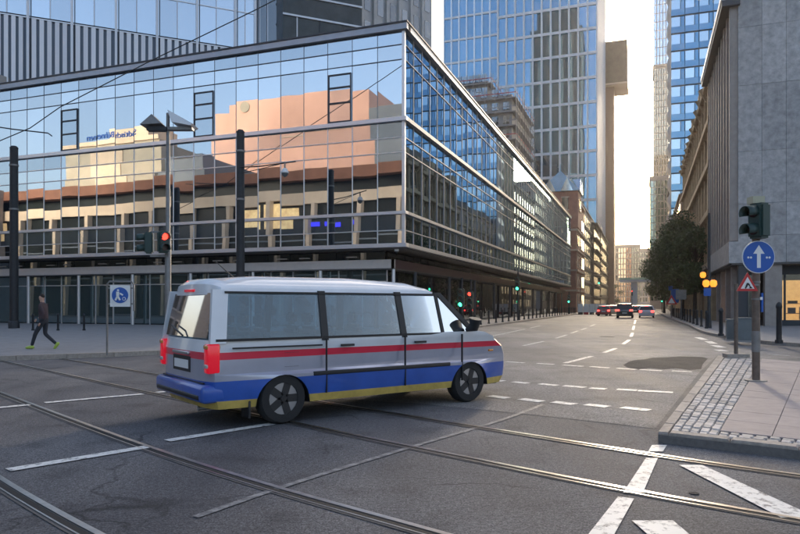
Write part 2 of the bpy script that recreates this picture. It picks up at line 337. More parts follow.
# kerb stones on the left and front edges
y = 0
while y < wV-.05:
    y1 = min(y+.9, wV); quadpiece(pv, 'kerb_stone', 'granite_kerb', [uv(0, y), uv(kw, y), uv(kw, y1), uv(0, y1)], -.1, ZI+.004, .006, .02); y = y1
x = kw
while x < wU-.5:
    x1 = x+1.0; quadpiece(pv, 'kerb_stone', 'granite_kerb', [uv(x, wV-kw), uv(x1, wV-kw), uv(x1, wV), uv(x, wV)], -.1, ZI+.004, .006, .02); x = x1
ns = 5; sw = .155
x_in = kw+ns*sw
for i in range(ns):
    y = random.uniform(0, .1)
    while y < wV-kw-.05:
        l = random.uniform(.15, .24); y1 = min(y+l, wV-kw); x0 = kw+i*sw
        quadpiece(pv, 'sett', 'sett', [uv(x0, y), uv(x0+sw, y), uv(x0+sw, y1), uv(x0, y1)], 0, ZI+random.uniform(-.008, .006), .009, .02); y = y1
for j in range(2):
    x = x_in
    while x < wU*.55:
        l = random.uniform(.15, .22); y0 = wV-kw-(j+1)*sw
        quadpiece(pv, 'sett', 'sett', [uv(x, y0), uv(x+l, y0), uv(x+l, y0+sw), uv(x, y0+sw)], 0, ZI+random.uniform(-.008, .006), .009, .02); x += l
y_end = wV-kw-2*sw; ny = max(3, round(y_end/.8)); 
for j in range(ny):
    x = x_in
    while x < wU-.3:
        x1 = x+.8; quadpiece(pv, 'paving_slab', 'slab_pink', [uv(x, y_end*j/ny), uv(x1, y_end*j/ny), uv(x1, y_end*(j+1)/ny), uv(x, y_end*(j+1)/ny)], 0, ZI+random.uniform(-.002, .002), .004, .006); x = x1
# tram rails
def ribbon(name, p, m, pts, off, wd, z):
    v = []; f = []
    for i, q in enumerate(pts):
        d = (pts[min(i+1, len(pts)-1)]-pts[max(i-1, 0)]); nrm = Vector((-d.y, d.x)).normalized()
        for e in (off-wd/2, off+wd/2): v.append((q.x+nrm.x*e, q.y+nrm.y*e, z))
    for i in range(len(pts)-1): f.append((2*i, 2*i+1, 2*i+3, 2*i+2))
    return mesh(name, p, m, v, f)
def rail(pts, label):
    t = thing('tram_rail', label, 'rail', (0, 0, 0), 0, 'tram rails set in the asphalt')
    ribbon('joint_strip', t, 'rail_joint', pts, -.03, .17, .0055)
    ribbon('rail_groove', t, 'groove', pts, -.045, .05, .0085)
    ribbon('rail_head', t, 'steel', pts, .018, .05, .0125)
    ribbon('rail_lip', t, 'steel', pts, -.08, .014, .0115)
def line_pts(pix, ext0=40, ext1=15, off=0):
    P = [G(*q).xy for q in pix]; d0 = (P[0]-P[1]).normalized(); d1 = (P[-1]-P[-2]).normalized()
    P = [P[0]+d0*ext0]+bez(P, 5)+[P[-1]+d1*ext1]
    if off:
        Q = []
        for i, q in enumerate(P):
            d = P[min(i+1, len(P)-1)]-P[max(i-1, 0)]; n = Vector((-d.y, d.x)).normalized(); Q.append(q+n*off)
        P = Q
    return P
R2 = [(0, 360.5), (240, 412), (480, 461), (640, 492.5), (800, 521)]; RA = [(0, 393), (120, 438), (250, 481), (440, 535)]
rail(line_pts(R2, off=1.43), 'tram rail nearest the kerb of the traffic island')
rail(line_pts(R2), 'tram rail crossing the thick white line, second from the island')
rail(line_pts(RA), 'tram rail running diagonally from left edge across both dashed lane lines')
rail(line_pts(RA, off=-1.5), 'tram rail cutting the bottom left corner of the photo')
# road paint
ORD = ['first', 'second', 'third', 'fourth', 'fifth', 'sixth', 'seventh', 'eighth', 'ninth', 'tenth', 'eleventh', 'twelfth', 'thirteenth', 'fourteenth', 'fifteenth', 'sixteenth', 'seventeenth', 'eighteenth', 'nineteenth', 'twentieth']
ORD += ['twenty-'+o for o in ORD[:9]]+['thirtieth', 'thirty-first', 'thirty-second']
def mark(pix, m='road_paint', z=.0105, label='', group='white road markings'):
    o = mesh('road_marking', None, m, [Vector((*G(*q).xy, z)) for q in pix], [tuple(range(len(pix)))])
    return tag(o, label, 'road marking', group)
def stripe(a, b, wd, m='road_paint', label='', group='dashed road markings', z=.0105):
    a, b = G(*a).xy, G(*b).xy; d = (b-a).normalized(); n = Vector((-d.y, d.x))*wd/2
    o = mesh('road_marking', None, m, [(*(a-n), z), (*(b-n), z), (*(b+n), z), (*(a+n), z)], [(0, 1, 2, 3)]); return tag(o, label, 'road marking', group)
mark([(652, 446), (667, 446), (663, 452.5), (648, 452.5)], label='short white block at the top of the thick white line by the kerb')
mark([(646, 459), (658, 459), (643, 494), (623, 494)], label='white stretch of thick line between the two tram rails')
mark([(618, 498), (634, 500), (612, 540), (585, 540)], label='white stretch of thick line nearest the camera')
mark([(679, 466), (702, 466), (806, 514), (806, 519), (781, 519)], label='long white slanting hatch bar in front of the traffic island')
mark([(632, 522), (673, 522), (692, 538), (650, 538)], label='white hatch bar cut off by the bottom edge')
for k, (a, b) in enumerate([((457, 393.2), (474, 395)), ((489, 396.4), (508, 398.8)), ((521, 399.5), (542, 402.2)), ((553, 402.5), (575, 405)), ((586, 405), (608, 407.5)), ((622, 408), (649, 411))]):
    stripe(a, b, .22, label=ORD[k]+' white crossing dash from the left in the row nearest the tram tracks', group='crossing dashes nearest the tracks')
for k, (a, b) in enumerate([((459, 377), (478, 379)), ((488, 380.2), (504, 381.6)), ((513, 382.3), (528, 383.8)), ((540, 384.3), (557, 386)), ((564, 386.2), (585, 388)), ((590, 388.5), (606, 389.6)), ((617, 389.8), (637, 391)), ((638, 391.2), (673, 393))]):
    stripe(a, b, .2, label=ORD[k]+' white crossing dash from the left in the middle row', group='crossing dashes of the middle row')
for k, (a, b) in enumerate([((506, 362), (524, 363.3)), ((537, 363.8), (554, 364.8)), ((563, 365.4), (583, 366.8)), ((590, 367), (609, 368.3)), ((617, 368.6), (636, 370)), ((640, 370), (662, 371.2)), ((672, 371.3), (692, 372.3))]):
    stripe(a, b, .16, label=ORD[k]+' white crossing dash from the left in the far row', group='crossing dashes of the far row')
lane = [((565, 363.5), (592, 356.5)), ((604, 353), (616, 348.5)), ((623, 344.5), (629.5, 340)), ((631, 337), (632.5, 333)), ((633, 330), (634, 326)), ((634.5, 324), (635.5, 320))]
for k, (a, b) in enumerate(lane): stripe(a, b, .15, 'road_paint_thin', ORD[k]+' nearest white lane dash in the line leading to the black car', 'lane dashes leading to the black car')
lane = [((452, 358), (489, 351.5)), ((523, 346), (544, 341.5)), ((556, 338.5), (567, 335)), ((571, 333.5), (578, 331)), ((581, 330), (587, 328)), ((590, 326.5), (595, 324.5))]
for k, (a, b) in enumerate(lane): stripe(a, b, .15, 'road_paint_thin', ORD[k]+' nearest white lane dash on the left half of the street', 'lane dashes on the left half of the street')
stripe((484, 338), (525, 329.3), .15, 'road_paint_thin', 'long white line near the left kerb of the street'); stripe((530, 328.2), (540, 326), .15, 'road_paint_thin', 'short white line near the left kerb of the street, farthest one')
for k, (a, b) in enumerate([((697, 337.5), (705, 340)), ((708, 341.5), (714, 344)), ((714, 345.5), (722, 347.8)), ((718, 350), (724, 351.5))]): stripe(a, b, .3, label=ORD[3-k]+' nearest short white block by the right kerb before the side street', group='blocks by the right kerb')
stripe((768, 354.5), (789, 356), .15, 'road_paint_thin', 'thin white dash in the side street behind the island')
for a, b, l in [((8, 471), (148, 447.5), 'long white dash beside the rail at lower left'), ((167, 441.5), (272, 424.5), 'long white dash ending under the van'),
             ((-40, 412), (30, 405.3), 'white dash at the left edge of the road'), ((45, 403.3), (143, 394.5), 'thin white dash at left, left of the rail'), ((157, 393), (222, 386.3), 'thin white dash left behind the van'), ((229, 385), (276, 379.5), 'thin white dash hidden behind the van')]:
    a, b = G(*a), G(*b)
    d = (b-a).xy.normalized(); n = Vector((-d.y, d.x))*.075
    tag(mesh('road_marking', None, 'road_paint', [(*(a.xy-n), .0105), (*(b.xy-n), .0105), (*(b.xy+n), .0105), (*(a.xy+n), .0105)], [(0, 1, 2, 3)]), l, 'road marking', 'curved lane dashes at lower left')
cv = bez([G(195, 518).xy, G(300, 482).xy, G(420, 445).xy, G(500, 421).xy, G(543, 405).xy], 6)
tag(ribbon('worn_line', None, 'road_paint_worn', cv, 0, .07, .0075), 'faded grey guide line sweeping past the van towards the street', 'road marking', 'white road markings')
prism_o = disc('valve_cover', None, 'asphalt_patch', (*G(694, 494).xy, .004), .04, .008, 'z', 14); tag(prism_o, 'small dark round valve cover between rail and hatch bars', 'cover')
mp = G(600, 327); mh = disc('manhole_cover', None, 'asphalt_patch', (*G(607, 337).xy, .006), .35, .012, 'z', 20); tag(mh, 'round dark manhole cover in the middle of the street', 'cover')
# ------------------------------------------------------------------ the long glass building
S0, T0 = 37.4, -13.5
zc = lambda y: CH+(HOR-y)/F*39.76
gb = bld('glass_office_building', 'low long glass-fronted corner building mirroring the theatre opposite', S0, T0)
MOD = 1.66; NF, NS = 24, 56
rows = [zc(243), zc(230), zc(214), zc(211), zc(152), zc(137), zc(121), zc(117), zc(59), zc(44), zc(31)]
box('core', gb, 'core_dark', (-NF*MOD, .35, 4.97), (-.35, NS*MOD-.3, 18.0)); 
us = [-i*MOD for i in range(NF, -1, -1)]
def gm(i, j):
    if j in (2, 6): return None
    return 'glass_spandrel' if j in (1, 5, 9) else 'glass_main'
panes(gb, 'front', 0, us, rows, gm)
vy = [i*MOD for i in range(NS+1)]; NI = 13
def gs(i, j):
    if j in (2, 6): return None
    return 'glass_street'
panes(gb, 'right', 0, vy[:NI+1], rows, gs)
for j in range(10):
    if j not in (2, 6): panes_joined(gb, 'right', 0, vy[NI:], rows[j:j+2], 'glass_street', 'far_panes')
vbars(gb, 'front', 0, us[:-1], rows[0], rows[2], 'frame_pale', .05, .02, .06); vbars(gb, 'front', 0, us[:-1], rows[3], rows[6], 'frame_pale', .045, .02, .06); vbars(gb, 'front', 0, us[:-1], rows[7], rows[10], 'frame_mid', .035, .02, .045)
vbars(gb, 'right', 0, vy[1:], rows[0], rows[2], 'bar_street_shaded', .06, .02, .07); vbars(gb, 'right', 0, vy[1:], rows[3], rows[6], 'bar_street_shaded', .05, .02, .07); vbars(gb, 'right', 0, vy[1:], rows[7], rows[10], 'bar_street_shaded', .05, .02, .07)
XL = -NF*MOD; YE = NS*MOD
for z, h, m in ((rows[1], .05, 'frame_pale'), (rows[4], .05, 'frame_pale'), (rows[5], .05, 'frame_pale'), (rows[8], .03, 'frame_mid'), (rows[9], .035, 'frame_mid')):
    hbars(gb, 'front', 0, XL, .03, [z], m, h, .025, .09); hbars(gb, 'right', 0, 0, YE, [z], 'bar_street_shaded', h, .025, .09)
for z0, z1, d in ((4.97, rows[0], .22), (rows[2], rows[3], .2), (rows[6], rows[7], .26)):
    hbars(gb, 'front', 0, XL, d, [(z0+z1)/2], 'frame_pale', z1-z0, -.3, d, 'ledge'); hbars(gb, 'right', 0, .0, YE, [(z0+z1)/2], 'bar_street_shaded', z1-z0, -.3, d, 'ledge')
box('corner_post', gb, 'frame_pale', (-.08, -.1, rows[0]), (.1, .08, rows[10]))
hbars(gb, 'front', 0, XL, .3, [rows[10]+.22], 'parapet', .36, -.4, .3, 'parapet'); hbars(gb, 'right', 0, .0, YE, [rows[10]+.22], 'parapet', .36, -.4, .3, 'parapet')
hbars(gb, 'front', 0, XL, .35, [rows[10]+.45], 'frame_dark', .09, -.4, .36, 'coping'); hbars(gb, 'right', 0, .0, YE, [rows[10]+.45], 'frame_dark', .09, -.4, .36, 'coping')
box('roof', gb, 'roofing', (XL, .4, 18.0), (-.4, YE, 18.12))
def modof(px): return int(-(on_s(px, 100, S0)[0]-T0)//MOD)
for px in (341, 203, 73):        # opening lights with dark frames
    k = modof(px); x0, x1 = -(k+1)*MOD+.05, -k*MOD-.05; z0, z1 = rows[7]+.05, zc(66)
    fr = box('vent_window', gb, 'glass_spandrel', (x0, -.07, z0), (x1, -.035, z1))
    for (a, b, c, d) in ((x0, x0+.07, z0, z1), (x1-.07, x1, z0, z1), (x0, x1, z0, z0+.08), (x0, x1, z1-.08, z1), (x0, x1, z0+1.15, z0+1.24), (x0, x1, z0+2.1, z0+2.19)):
        box('vent_frame', gb, 'frame_dark', (a, -.13-random.random()*.004, c), (b, -.072, d))
# recessed ground floor
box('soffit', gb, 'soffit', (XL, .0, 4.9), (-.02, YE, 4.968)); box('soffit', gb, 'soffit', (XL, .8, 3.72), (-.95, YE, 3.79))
hbars(gb, 'front', .8, XL, -.9, [4.05], 'fascia', .54, -.2, 0, 'fascia'); hbars(gb, 'right', -.9, .8, YE, [4.05], 'maroon', .54, -.2, 0, 'fascia')
panes(gb, 'front', 1.2, us[:-1], [4.32, 4.9], 'glass_dark', 'clerestory_pane')
for k in range(2, NF-1):
    if k % 3: box('strip_light', gb, 'lamp_green' if 0 else 'fascia', (-k*MOD-.9, 1.0, 4.50), (-k*MOD-.2, 1.14, 4.56))
panes(gb, 'front', 1.6, us[:-1], [.15, 3.0, 3.74], 'glass_shop', 'shop_pane', .08)
vbars(gb, 'front', 1.6, us[:-1], .0, 3.74, 'frame_pale', .06, .0, .08); hbars(gb, 'front', 1.6, XL, -1.7, [3.0], 'frame_pale', .06, .0, .07)
panes_joined(gb, 'right', -1.7, [1.6+i*MOD for i in range(NS-1)], [.15, 3.74], 'glass_dark', 'street_shop_panes', .1)
panes_joined(gb, 'right', -1.7, [1.6+i*MOD for i in range(NS-1)], [4.32, 4.9], 'glass_dark', 'street_clerestory_panes', .1)
box('ground_core', gb, 'core_dark', (XL, 1.7, 0), (-1.8, YE-.3, 4.9))
for k in range(0, NF, 3): tube('column', gb, 'frame_pale', [(-k*MOD-1.0, .95, 0), (-k*MOD-1.0, .95, 3.72)], .11, 10)
for k in range(3, NS, 5): tube('column', gb, 'frame_dark', [(-1.0, k*MOD, 0), (-1.0, k*MOD, 3.72)], .14, 10)
dome = thing('dome_camera', 'small white dome camera under the corner of the glass building', 'camera', W(S0+.4, T0-.6, 4.9), ANG)
tube('housing', dome, 'sign_white', [(0, 0, 0), (0, 0, -.14)], .14, 14); tube('dome', dome, 'car_glass', [(0, 0, -.14), (0, 0, -.2), (0, 0, -.25)], [.12, .1, .03], 14)
# ------------------------------------------------------------------ towers behind the glass building, left
dF = Vector((1515, F, 0)).normalized(); aF = math.atan2(dF.y, dF.x)
P0 = Vector((-400/F*60, 60, 0))
lt = thing('striped_tower', 'tower top left with pale glass above white and black vertical louvers', 'building', P0, aF)
def k_of(px, P=P0, d=dF):
    r_ = (px-400)/F; return (r_*P.y-P.x)/(d.x-r_*d.y)
def z_at(px, py, P=P0, d=dF):
    q = P+d*k_of(px, P, d); return CH+(HOR-py)/F*q.y
ml = [k_of(p) for p in (-110, -62, -15, 28, 72, 116, 157, 197, 235, 255)]; zl = 27.65
box('core', lt, 'core_dark', (ml[0], .4, 0), (ml[-1], 22, 60))
panes(lt, 'front', 0, sorted(ml+[(a+b)/2 for a, b in zip(ml, ml[1:])]), [zl+.15, zl+3.9, zl+7.6, zl+11.3], 'glass_pale', gap=.1)
vbars(lt, 'front', 0, ml, 14, 60, 'white_metal', .22, -.2, .28); vbars(lt, 'front', 0, [(a+b)/2 for a, b in zip(ml, ml[1:])], zl+.2, 60, 'frame_pale', .06, 0, .08)
vbars(lt, 'front', 0, [m_+.24 for m_ in ml], 14, 60, 'frame_dark', .08, -.2, .1, 'dark_strip')  # dark bar beside each mullion
hbars(lt, 'front', 0, ml[0], ml[-1], [zl+.02, zl+3.9, zl+7.6], 'frame_pale', .1, -.1, .1)
for a, b in zip(ml, ml[1:]):
    n = 5
    for i in range(n):
        x0 = a+.3+(b-a-.45)*i/n; box('louver', lt, 'louver_light', (x0, -.12, 15), (x0+(b-a-.45)/n*.58, .06, zl-.06))
box('louver_backing', lt, 'slate_blue', (ml[0], .1, 14), (ml[-1], .3, zl-.04))
panes_joined(lt, 'front', .1, lin(ml[0], ml[-1], 18), [zl+11.4, zl+15, zl+19, zl+23, zl+27, zl+31], 'glass_pale', 'upper_panes')
ds = thing('dark_stone_tower', 'dark polished stone tower block with thin white ledges', 'building', P0+dF*ml[-1]+Vector((0, 2, 0)), aF)
P3 = P0+dF*ml[-1]+Vector((0, 2, 0))
kk = lambda p: k_of(p, P3, dF)
xa, xb, xc = kk(257), kk(283), kk(362)
box('recess_wall', ds, 'glass_dark', (xa, 1.5, 0), (xb, 12, 60)); box('wall', ds, 'dark_stone', (xb, 0, 0), (xc, 12, 60))
for px, py in ((300, 16.5), (335, 2.5), (300, -30)):
    z = z_at(px, py, P3, dF); box('ledge', ds, 'white_metal', (xb-.05, -.15, z-.1), (xc, -.001, z+.1))
for px in (297, 320, 343): box('joint', ds, 'white_metal' if px == 297 else 'frame_dark', (kk(px)-.06, -.08, 10), (kk(px)+.06, -.002, z_at(297, 16, P3, dF)-.1))
for px in (262, 270): box('cross_brace', ds, 'frame_pale', (kk(px), 1.3, 26), (kk(px)+.08, 1.45, 40))
d5 = Vector((600, F, 0)).normalized(); P5 = Vector((-40/F*82, 82, 0))
gt = thing('pale_concrete_tower', 'pale grey concrete tower with rows of small dark windows behind the roof corner', 'building', P5, math.atan2(d5.y, d5.x))
xe = k_of(432, P5, d5); box('wall', gt, 'pale_stone', (0, 0, 0), (xe, 15, 62))
uu = lin(0, xe, 6)
for i in range(6):
    box('pier', gt, 'pale_stone', (uu[i]-.22, -.35, 15), (uu[i]+.3, -.001, 62))
    for z in lin(20, 56, 10): box('window', gt, 'glass_dark', (uu[i]+.75, -.05, z), (uu[i+1]-.55, -.002, z+2.3))
# ------------------------------------------------------------------ blue grid tower
ST = 203
tl, tm, tr = on_s(443, 200, ST)[0], on_s(498, 200, ST)[0], on_s(597, 200, ST)[0]
bt = bld('blue_grid_tower', 'tall blue glass tower with white square grid behind the scaffolded block', ST, tr)
box('core', bt, 'core_dark', (tm-tr+.4, .6, 0), (-.5, 40, 150)); box('core', bt, 'core_dark', (tl-tr, 1.7, 0), (tm-tr+.2, 39, 150))
zs = lin(18, 18+7.15*18, 18); cols = lin(tm-tr, 0, 11)
ztop = 16
panes(bt, 'front', 0, cols, zs[:14], 'glass_blue', gap=.25, jit=.0007, th=.05); panes_joined(bt, 'front', 0, cols, zs[13:], 'glass_blue', 'upper_panes', .25)
vbars(bt, 'front', 0, cols, 0, 148, 'tower_white', .5, 0, .5); hbars(bt, 'front', 0, tm-tr, 0, zs, 'tower_white', .75, 0, .4)
cols2 = lin(tl-tr, tm-tr-.3, 7); zs2 = [z+2.6 for z in zs]
panes(bt, 'front', 1.2, cols2, zs2[5:14], 'glass_blue', gap=.2, jit=.0007, th=.05); panes_joined(bt, 'front', 1.2, cols2, zs2[13:], 'glass_blue', 'upper_panes', .25); panes_joined(bt, 'front', 1.2, cols2, zs2[:6], 'glass_blue', 'lower_panes', .25)
vbars(bt, 'front', 1.2, cols2, 0, 148, 'frame_pale', .4, 0, .35); hbars(bt, 'front', 1.2, tl-tr, tm-tr-.3, zs2, 'tower_white', .6, 0, .3)
panes_joined(bt, 'right', -.2, lin(.4, 39.5, 10), zs, 'glass_pale', 'street_panes', .4); vbars(bt, 'right', -.2, lin(.3, 39.6, 10), 0, 148, 'tower_white', .5, 0, .4)
cs = bld('column_tower', 'slender reddish tower shaft carrying a dark projecting box', 246, -13.5)
box('shaft', cs, 'copper_wall', (-6, 0, 0), (3.0, 10, CH+(HOR-82)/F*232-.7)); box('shaft', cs, 'tower_white', (-7, 2, 0), (-.5, 16, 150))
zb0, zb1 = CH+(HOR-82)/F*232, CH+(HOR-40)/F*232
box('box_head', cs, 'brown_dark', (-1, -2, zb0), (7.4, 12, zb1)); box('head_band', cs, 'far_beige', (-.9, -2.2, zb0-.6), (7.6, 12.2, zb0)); 
# scaffolded block
sb = bld('scaffolded_block', 'grey scaffolded building with red rails behind the glass roofline', 150, on_s(512, 100, 150)[0])
wl = on_s(446, 100, 150)[0]-on_s(512, 100, 150)[0]
for x0, x1, y0, zt in ((wl, -6.5, 4, CH+(HOR-70)/F*150), (wl, 0, 0, CH+(HOR-93)/F*150)):
    box('wall', sb, 'grey_conc', (x0, y0, 0), (x1, y0+25, zt))
    for i in range(9):
        z = zt-1-i*3.1
        box('deck', sb, 'scaffold_grey', (x0-.2, y0-1.2, z-.15), (x1+1.2, y0+25, z)); box('guard_rail', sb, 'scaffold_red' if i % 3 == 0 else 'scaffold_grey', (x0-.2, y0-1.25, z+.9), (x1+1.25, y0-1.18, z+1.1)); box('guard_rail', sb, 'scaffold_red' if i % 3 == 0 else 'scaffold_grey', (x1+1.18, y0-1.2, z+.9), (x1+1.25, y0+25, z+1.1))
        for q in range(6):
            xx = x0+(x1-x0)*(q+.5)/6; box('window', sb, 'glass_dark', (xx-.7, y0-.06, z+.6), (xx+.7, y0-.003, z+2.4))
    for xx in lin(x0, x1+1.1, 7): box('scaffold_pole', sb, 'scaffold_grey', (xx, y0-1.35, 10), (xx+.12, y0-1.26, zt+1.2))
    for yy in lin(y0, y0+24, 8): box('scaffold_pole', sb, 'scaffold_grey', (x1+1.26, yy, 10), (x1+1.38, yy+.12, zt+1.2))
# red brick house with pointed glass-blue roof
S_B = 136
rb = bld('red_brick_house', 'red brick corner house with pointed blue-grey metal turret roof', S_B, -12.9)
zw = CH+(HOR-196)/F*131
box('wall', rb, 'brick_red', (-14, 0, 0), (0, 18, zw))
def windows(p, face, plane, us, zs, wd, ht, glass, trim, name='window', d=.02):
    for u in us:
        for z in zs:
            lo, hi = face_box(face, plane, u-wd/2, u+wd/2, z, z+ht, .0, d+.03); wn = box(name, p, glass, lo, hi)
            if trim:
                for a0, a1, b0, b1 in ((u-wd/2-.18, u+wd/2+.18, z-.22, z), (u-wd/2-.18, u+wd/2+.18, z+ht, z+ht+.26)):
                    lo, hi = face_box(face, plane, a0, a1, b0, b1, 0, .14); box('sill' if b1 == z else 'lintel', p, trim, lo, hi)
windows(rb, 'right', 0, [2.2, 5.2, 9, 12, 15.5], [1.2, 5.2, 9.2, 13.2, 17.2], 1.3, 2.4, 'glass_dark', 'brick_trim'); windows(rb, 'front', 0, [-2.2, -5.2, -8.2, -11.2], [13.2, 17.2], 1.3, 2.4, 'glass_dark', 'brick_trim')
for z in (4.4, 8.4, 12.4, 16.4, zw-.5): hbars(rb, 'right', 0, -.2, 18, [z], 'brick_trim', .35, 0, .3, 'cornice'); hbars(rb, 'front', 0, -14, .3, [z], 'brick_trim', .35, 0, .3, 'cornice')
tur = thing('x', '', '', (0, 0, 0)); bpy.data.objects.remove(tur)
tw = 7.2
box('turret_wall', rb, 'brick_red', (-tw, -.4, zw-6), (.35, tw-.4, zw+1.2)); windows(rb, 'front', -.4, [-2.1, -5], [zw-2.4], 1.2, 2.3, 'glass_dark', 'brick_trim'); windows(rb, 'right', .35, [1.6, 4.8], [zw-2.4], 1.2, 2.3, 'glass_dark', 'brick_trim')
zt, za = zw+1.2, CH+(HOR-165)/F*131
cx, cy = (-tw+.35)/2, tw/2-.4; hw = tw/2+.5
mesh('turret_roof', rb, 'roof_metal', [(cx-hw, cy-hw, zt), (cx+hw, cy-hw, zt), (cx+hw, cy+hw, zt), (cx-hw, cy+hw, zt), (cx, cy, za)], [(0, 1, 4), (1, 2, 4), (2, 3, 4), (3, 0, 4), (3, 2, 1, 0)])
for sx, sy in ((0, -1), (1, 0)):
    b0 = Vector((cx+sx*hw, cy+sy*hw, zt+.02)); tdir = Vector((-sy, sx, 0)); n_ = Vector((sx, sy, 0))
    for e in (-1.7, 1.7): 
        c0 = b0+tdir*e+n_*.05
        mesh('gable_dormer', rb, 'glass_blue_pale', [c0-tdir*1.2, c0+tdir*1.2, c0+Vector((0, 0, 2.6)), c0-n_*1.6+Vector((0, 0, 2.5))], [(0, 1, 2), (1, 3, 2), (0, 2, 3)])
box('roof', rb, 'roof_metal', (-14, .3, zw), (-.3, 18, zw+.6)); tube('finial', rb, 'roof_metal', [(cx, cy, za-.2), (cx, cy, za+1.3)], [.12, .03], 8)
# dark street houses beyond it
def row_house(label, s0, s1, t, h, m, glass, nfl, nb, roof='roofing', balc=False, face='right', dep=16, trim=None, cat='building', name='street_house', group=None):
    b = bld(name, label, s0, t, cat, group); L_ = s1-s0
    x0, x1 = (-dep, 0) if face == 'right' else (0, dep)
    box('wall', b, m, (x0, 0, 0), (x1, L_, h)); box('roof', b, roof, (x0+.6, .6, h), (x1-.6, L_-.6, h+1.4))
    fh = (h-1.5)/nfl
    windows(b, face, 0, [L_*(i+.5)/nb for i in range(nb)], [1+fh*j for j in range(nfl)], min(1.5, L_/nb*.5), fh*.58, glass, trim)
    windows(b, 'front', 0, [x0+(x1-x0)*(i+.5)/5 for i in range(5)], [1+fh*j for j in range(nfl)], 1.4, fh*.58, glass, trim)
    for z in [fh*j+.5 for j in range(1, nfl)]+[h-.3]:
        hbars(b, face, 0, -.1, L_, [z], trim or m, .3, 0, .9 if balc else .3, 'balcony_slab' if balc else 'cornice')
        if balc: hbars(b, face, 0, -.1, L_, [z+.9], 'frame_dark', .08, .8, .88, 'balcony_rail')
    return b
row_house('dark narrow house right after the red brick house', 155, 178, -13.2, CH+(HOR-205)/F*150, 'grey_conc', 'glass_far', 7, 6)
row_house('dark brown house with projecting balconies below the blue tower', 179, 202, -12.6, CH+(HOR-222)/F*172, 'brown_dark', 'glass_far', 7, 7, balc=True)
row_house('dark house at the foot of the slender reddish shaft', 204, 243, -12.4, CH+(HOR-232)/F*200, 'brown_dark', 'glass_far', 6, 10)
row_house('narrow beige house at the far left end of the street', 262, 300, -13.8, CH+(HOR-262)/F*245, 'far_beige', 'glass_dark', 5, 8)
# far end of the street
def slab_block(name, label, s, px0, px1, py, m, glass, nx, nz, dep=20, zb=3, frac=.6, top=None):
    t0, _ = on_s(px0, 200, s); t1, _ = on_s(px1, 200, s); d = ray((px0+px1)/2); h = top or CH+(HOR-py)/F*(s/d.dot(D1))
    b = bld(name, label, s, t0); wdt = t1-t0; box('wall', b, m, (0, 0, 0), (wdt, dep, h))
    fx = wdt/nx; fz = (h-zb)/nz
    panes_joined(b, 'front', 0, lin(fx*.1, wdt-fx*.1, nx), lin(zb, h-.8, nz), glass, 'windows', gap=min(fx, fz)*(1-frac), d=.02, th=.03)
    panes_joined(b, 'left', 0, lin(.5, dep-.5, max(2, int(dep/fx))), lin(zb, h-.8, nz), glass, 'side_windows', gap=min(fx, fz)*(1-frac), d=.02, th=.03)
    box('roof_edge', b, m, (-.3, -.3, h), (wdt+.3, dep, h+.8)); return b, wdt, h
slab_block('far_office_block', 'pale beige office block closing the end of the street', 400, 615, 640, 246, 'far_beige', 'glass_warm', 9, 10)
slab_block('far_office_wing', 'lower pale wing right of the block at the street end', 380, 639, 651, 250, 'far_beige', 'glass_warm', 4, 9)
b8, w8, h8 = slab_block('beige_skyscraper', 'slim beige skyscraper with pale blue glass top right of the bright sky', 310, 653.5, 669, 0, 'tower_beige', 'glass_warm', 6, 36, top=CH+(HOR-67)/F*290)
panes_joined(b8, 'front', 0, lin(0, w8, 5), lin(h8+.8, h8+60, 16), 'glass_blue_pale', 'crown_panes', .3); panes_joined(b8, 'left', 0, lin(0, 18, 5), lin(h8+.8, h8+60, 16), 'glass_pale', 'crown_side_panes', .3); box('crown_core', b8, 'tower_beige', (.2, .2, h8+.8), (w8-.2, 19, h8+60))
slab_block('green_grid_block', 'greenish glass block with beige grid in front of the skyscraper', 262, 650, 668, 178, 'tower_beige', 'glass_green', 5, 17, frac=.75)
# blue banded tower on the right
SB = 150
tb, _ = on_s(671, 100, SB)
bb = bld('blue_banded_tower', 'right tower with blue glass bands and paired windows on every floor', SB, tb)
wb = 24; fl = 3.62; nb = 26
box('core', bb, 'core_dark', (.3, .3, 0), (wb, 22, fl*nb)); box('roof', bb, 'roofing', (.2, .2, fl*nb), (wb, 22, fl*nb+1))
ub = lin(0, wb, 9)
for j in range(4, nb):
    z = j*fl
    for i in range(9):
        box('spandrel', bb, 'glass_blue', (ub[i]+.04, -.03, z), (ub[i+1]-.04, .25, z+1.25))
        a, b = ub[i], ub[i+1]; m_ = a+(b-a)*.68
        box('window', bb, 'glass_blue_pale', (a+.08, .05, z+1.3), (m_-.05, .2, z+fl-.28), (random.gauss(0, .002), 0, random.gauss(0, .002))); box('window', bb, 'glass_blue', (m_+.08, .05, z+1.3), (b-.08, .2, z+fl-.28))
    box('floor_band', bb, 'frame_dark', (-.02, -.12, z+fl-.26), (wb, .2, z+fl-.04))
    for k in range(3):   # folded light edge towards the street
        pass
    mesh('folded_corner', bb, 'fascia', [(0, -.1, z), (-.7, 1.2, z+fl*.5), (0, -.1, z+fl), (0, 6, z), (-.7, 6, z+fl*.5), (0, 6, z+fl)], [(0, 1, 4, 3), (1, 2, 5, 4), (0, 2, 1), (3, 4, 5)])
box('crown_band', bb, 'brick_red', (-.05, -.15, fl*nb+.02), (wb, .2, fl*nb+1.2))
row_house('peach coloured house in warm light above the trees', 118, 148, 5.3, CH+(HOR-196)/F*112, 'peach', 'glass_warm', 8, 9, face='left', trim='sandstone_pale')
row_house('hidden brown house added behind the banded tower to darken glass reflections', 174, 214, 6.2, 34, 'brown_dark', 'glass_far', 9, 10, face='left')  # hidden house, added to block sky glare in the street facade glass
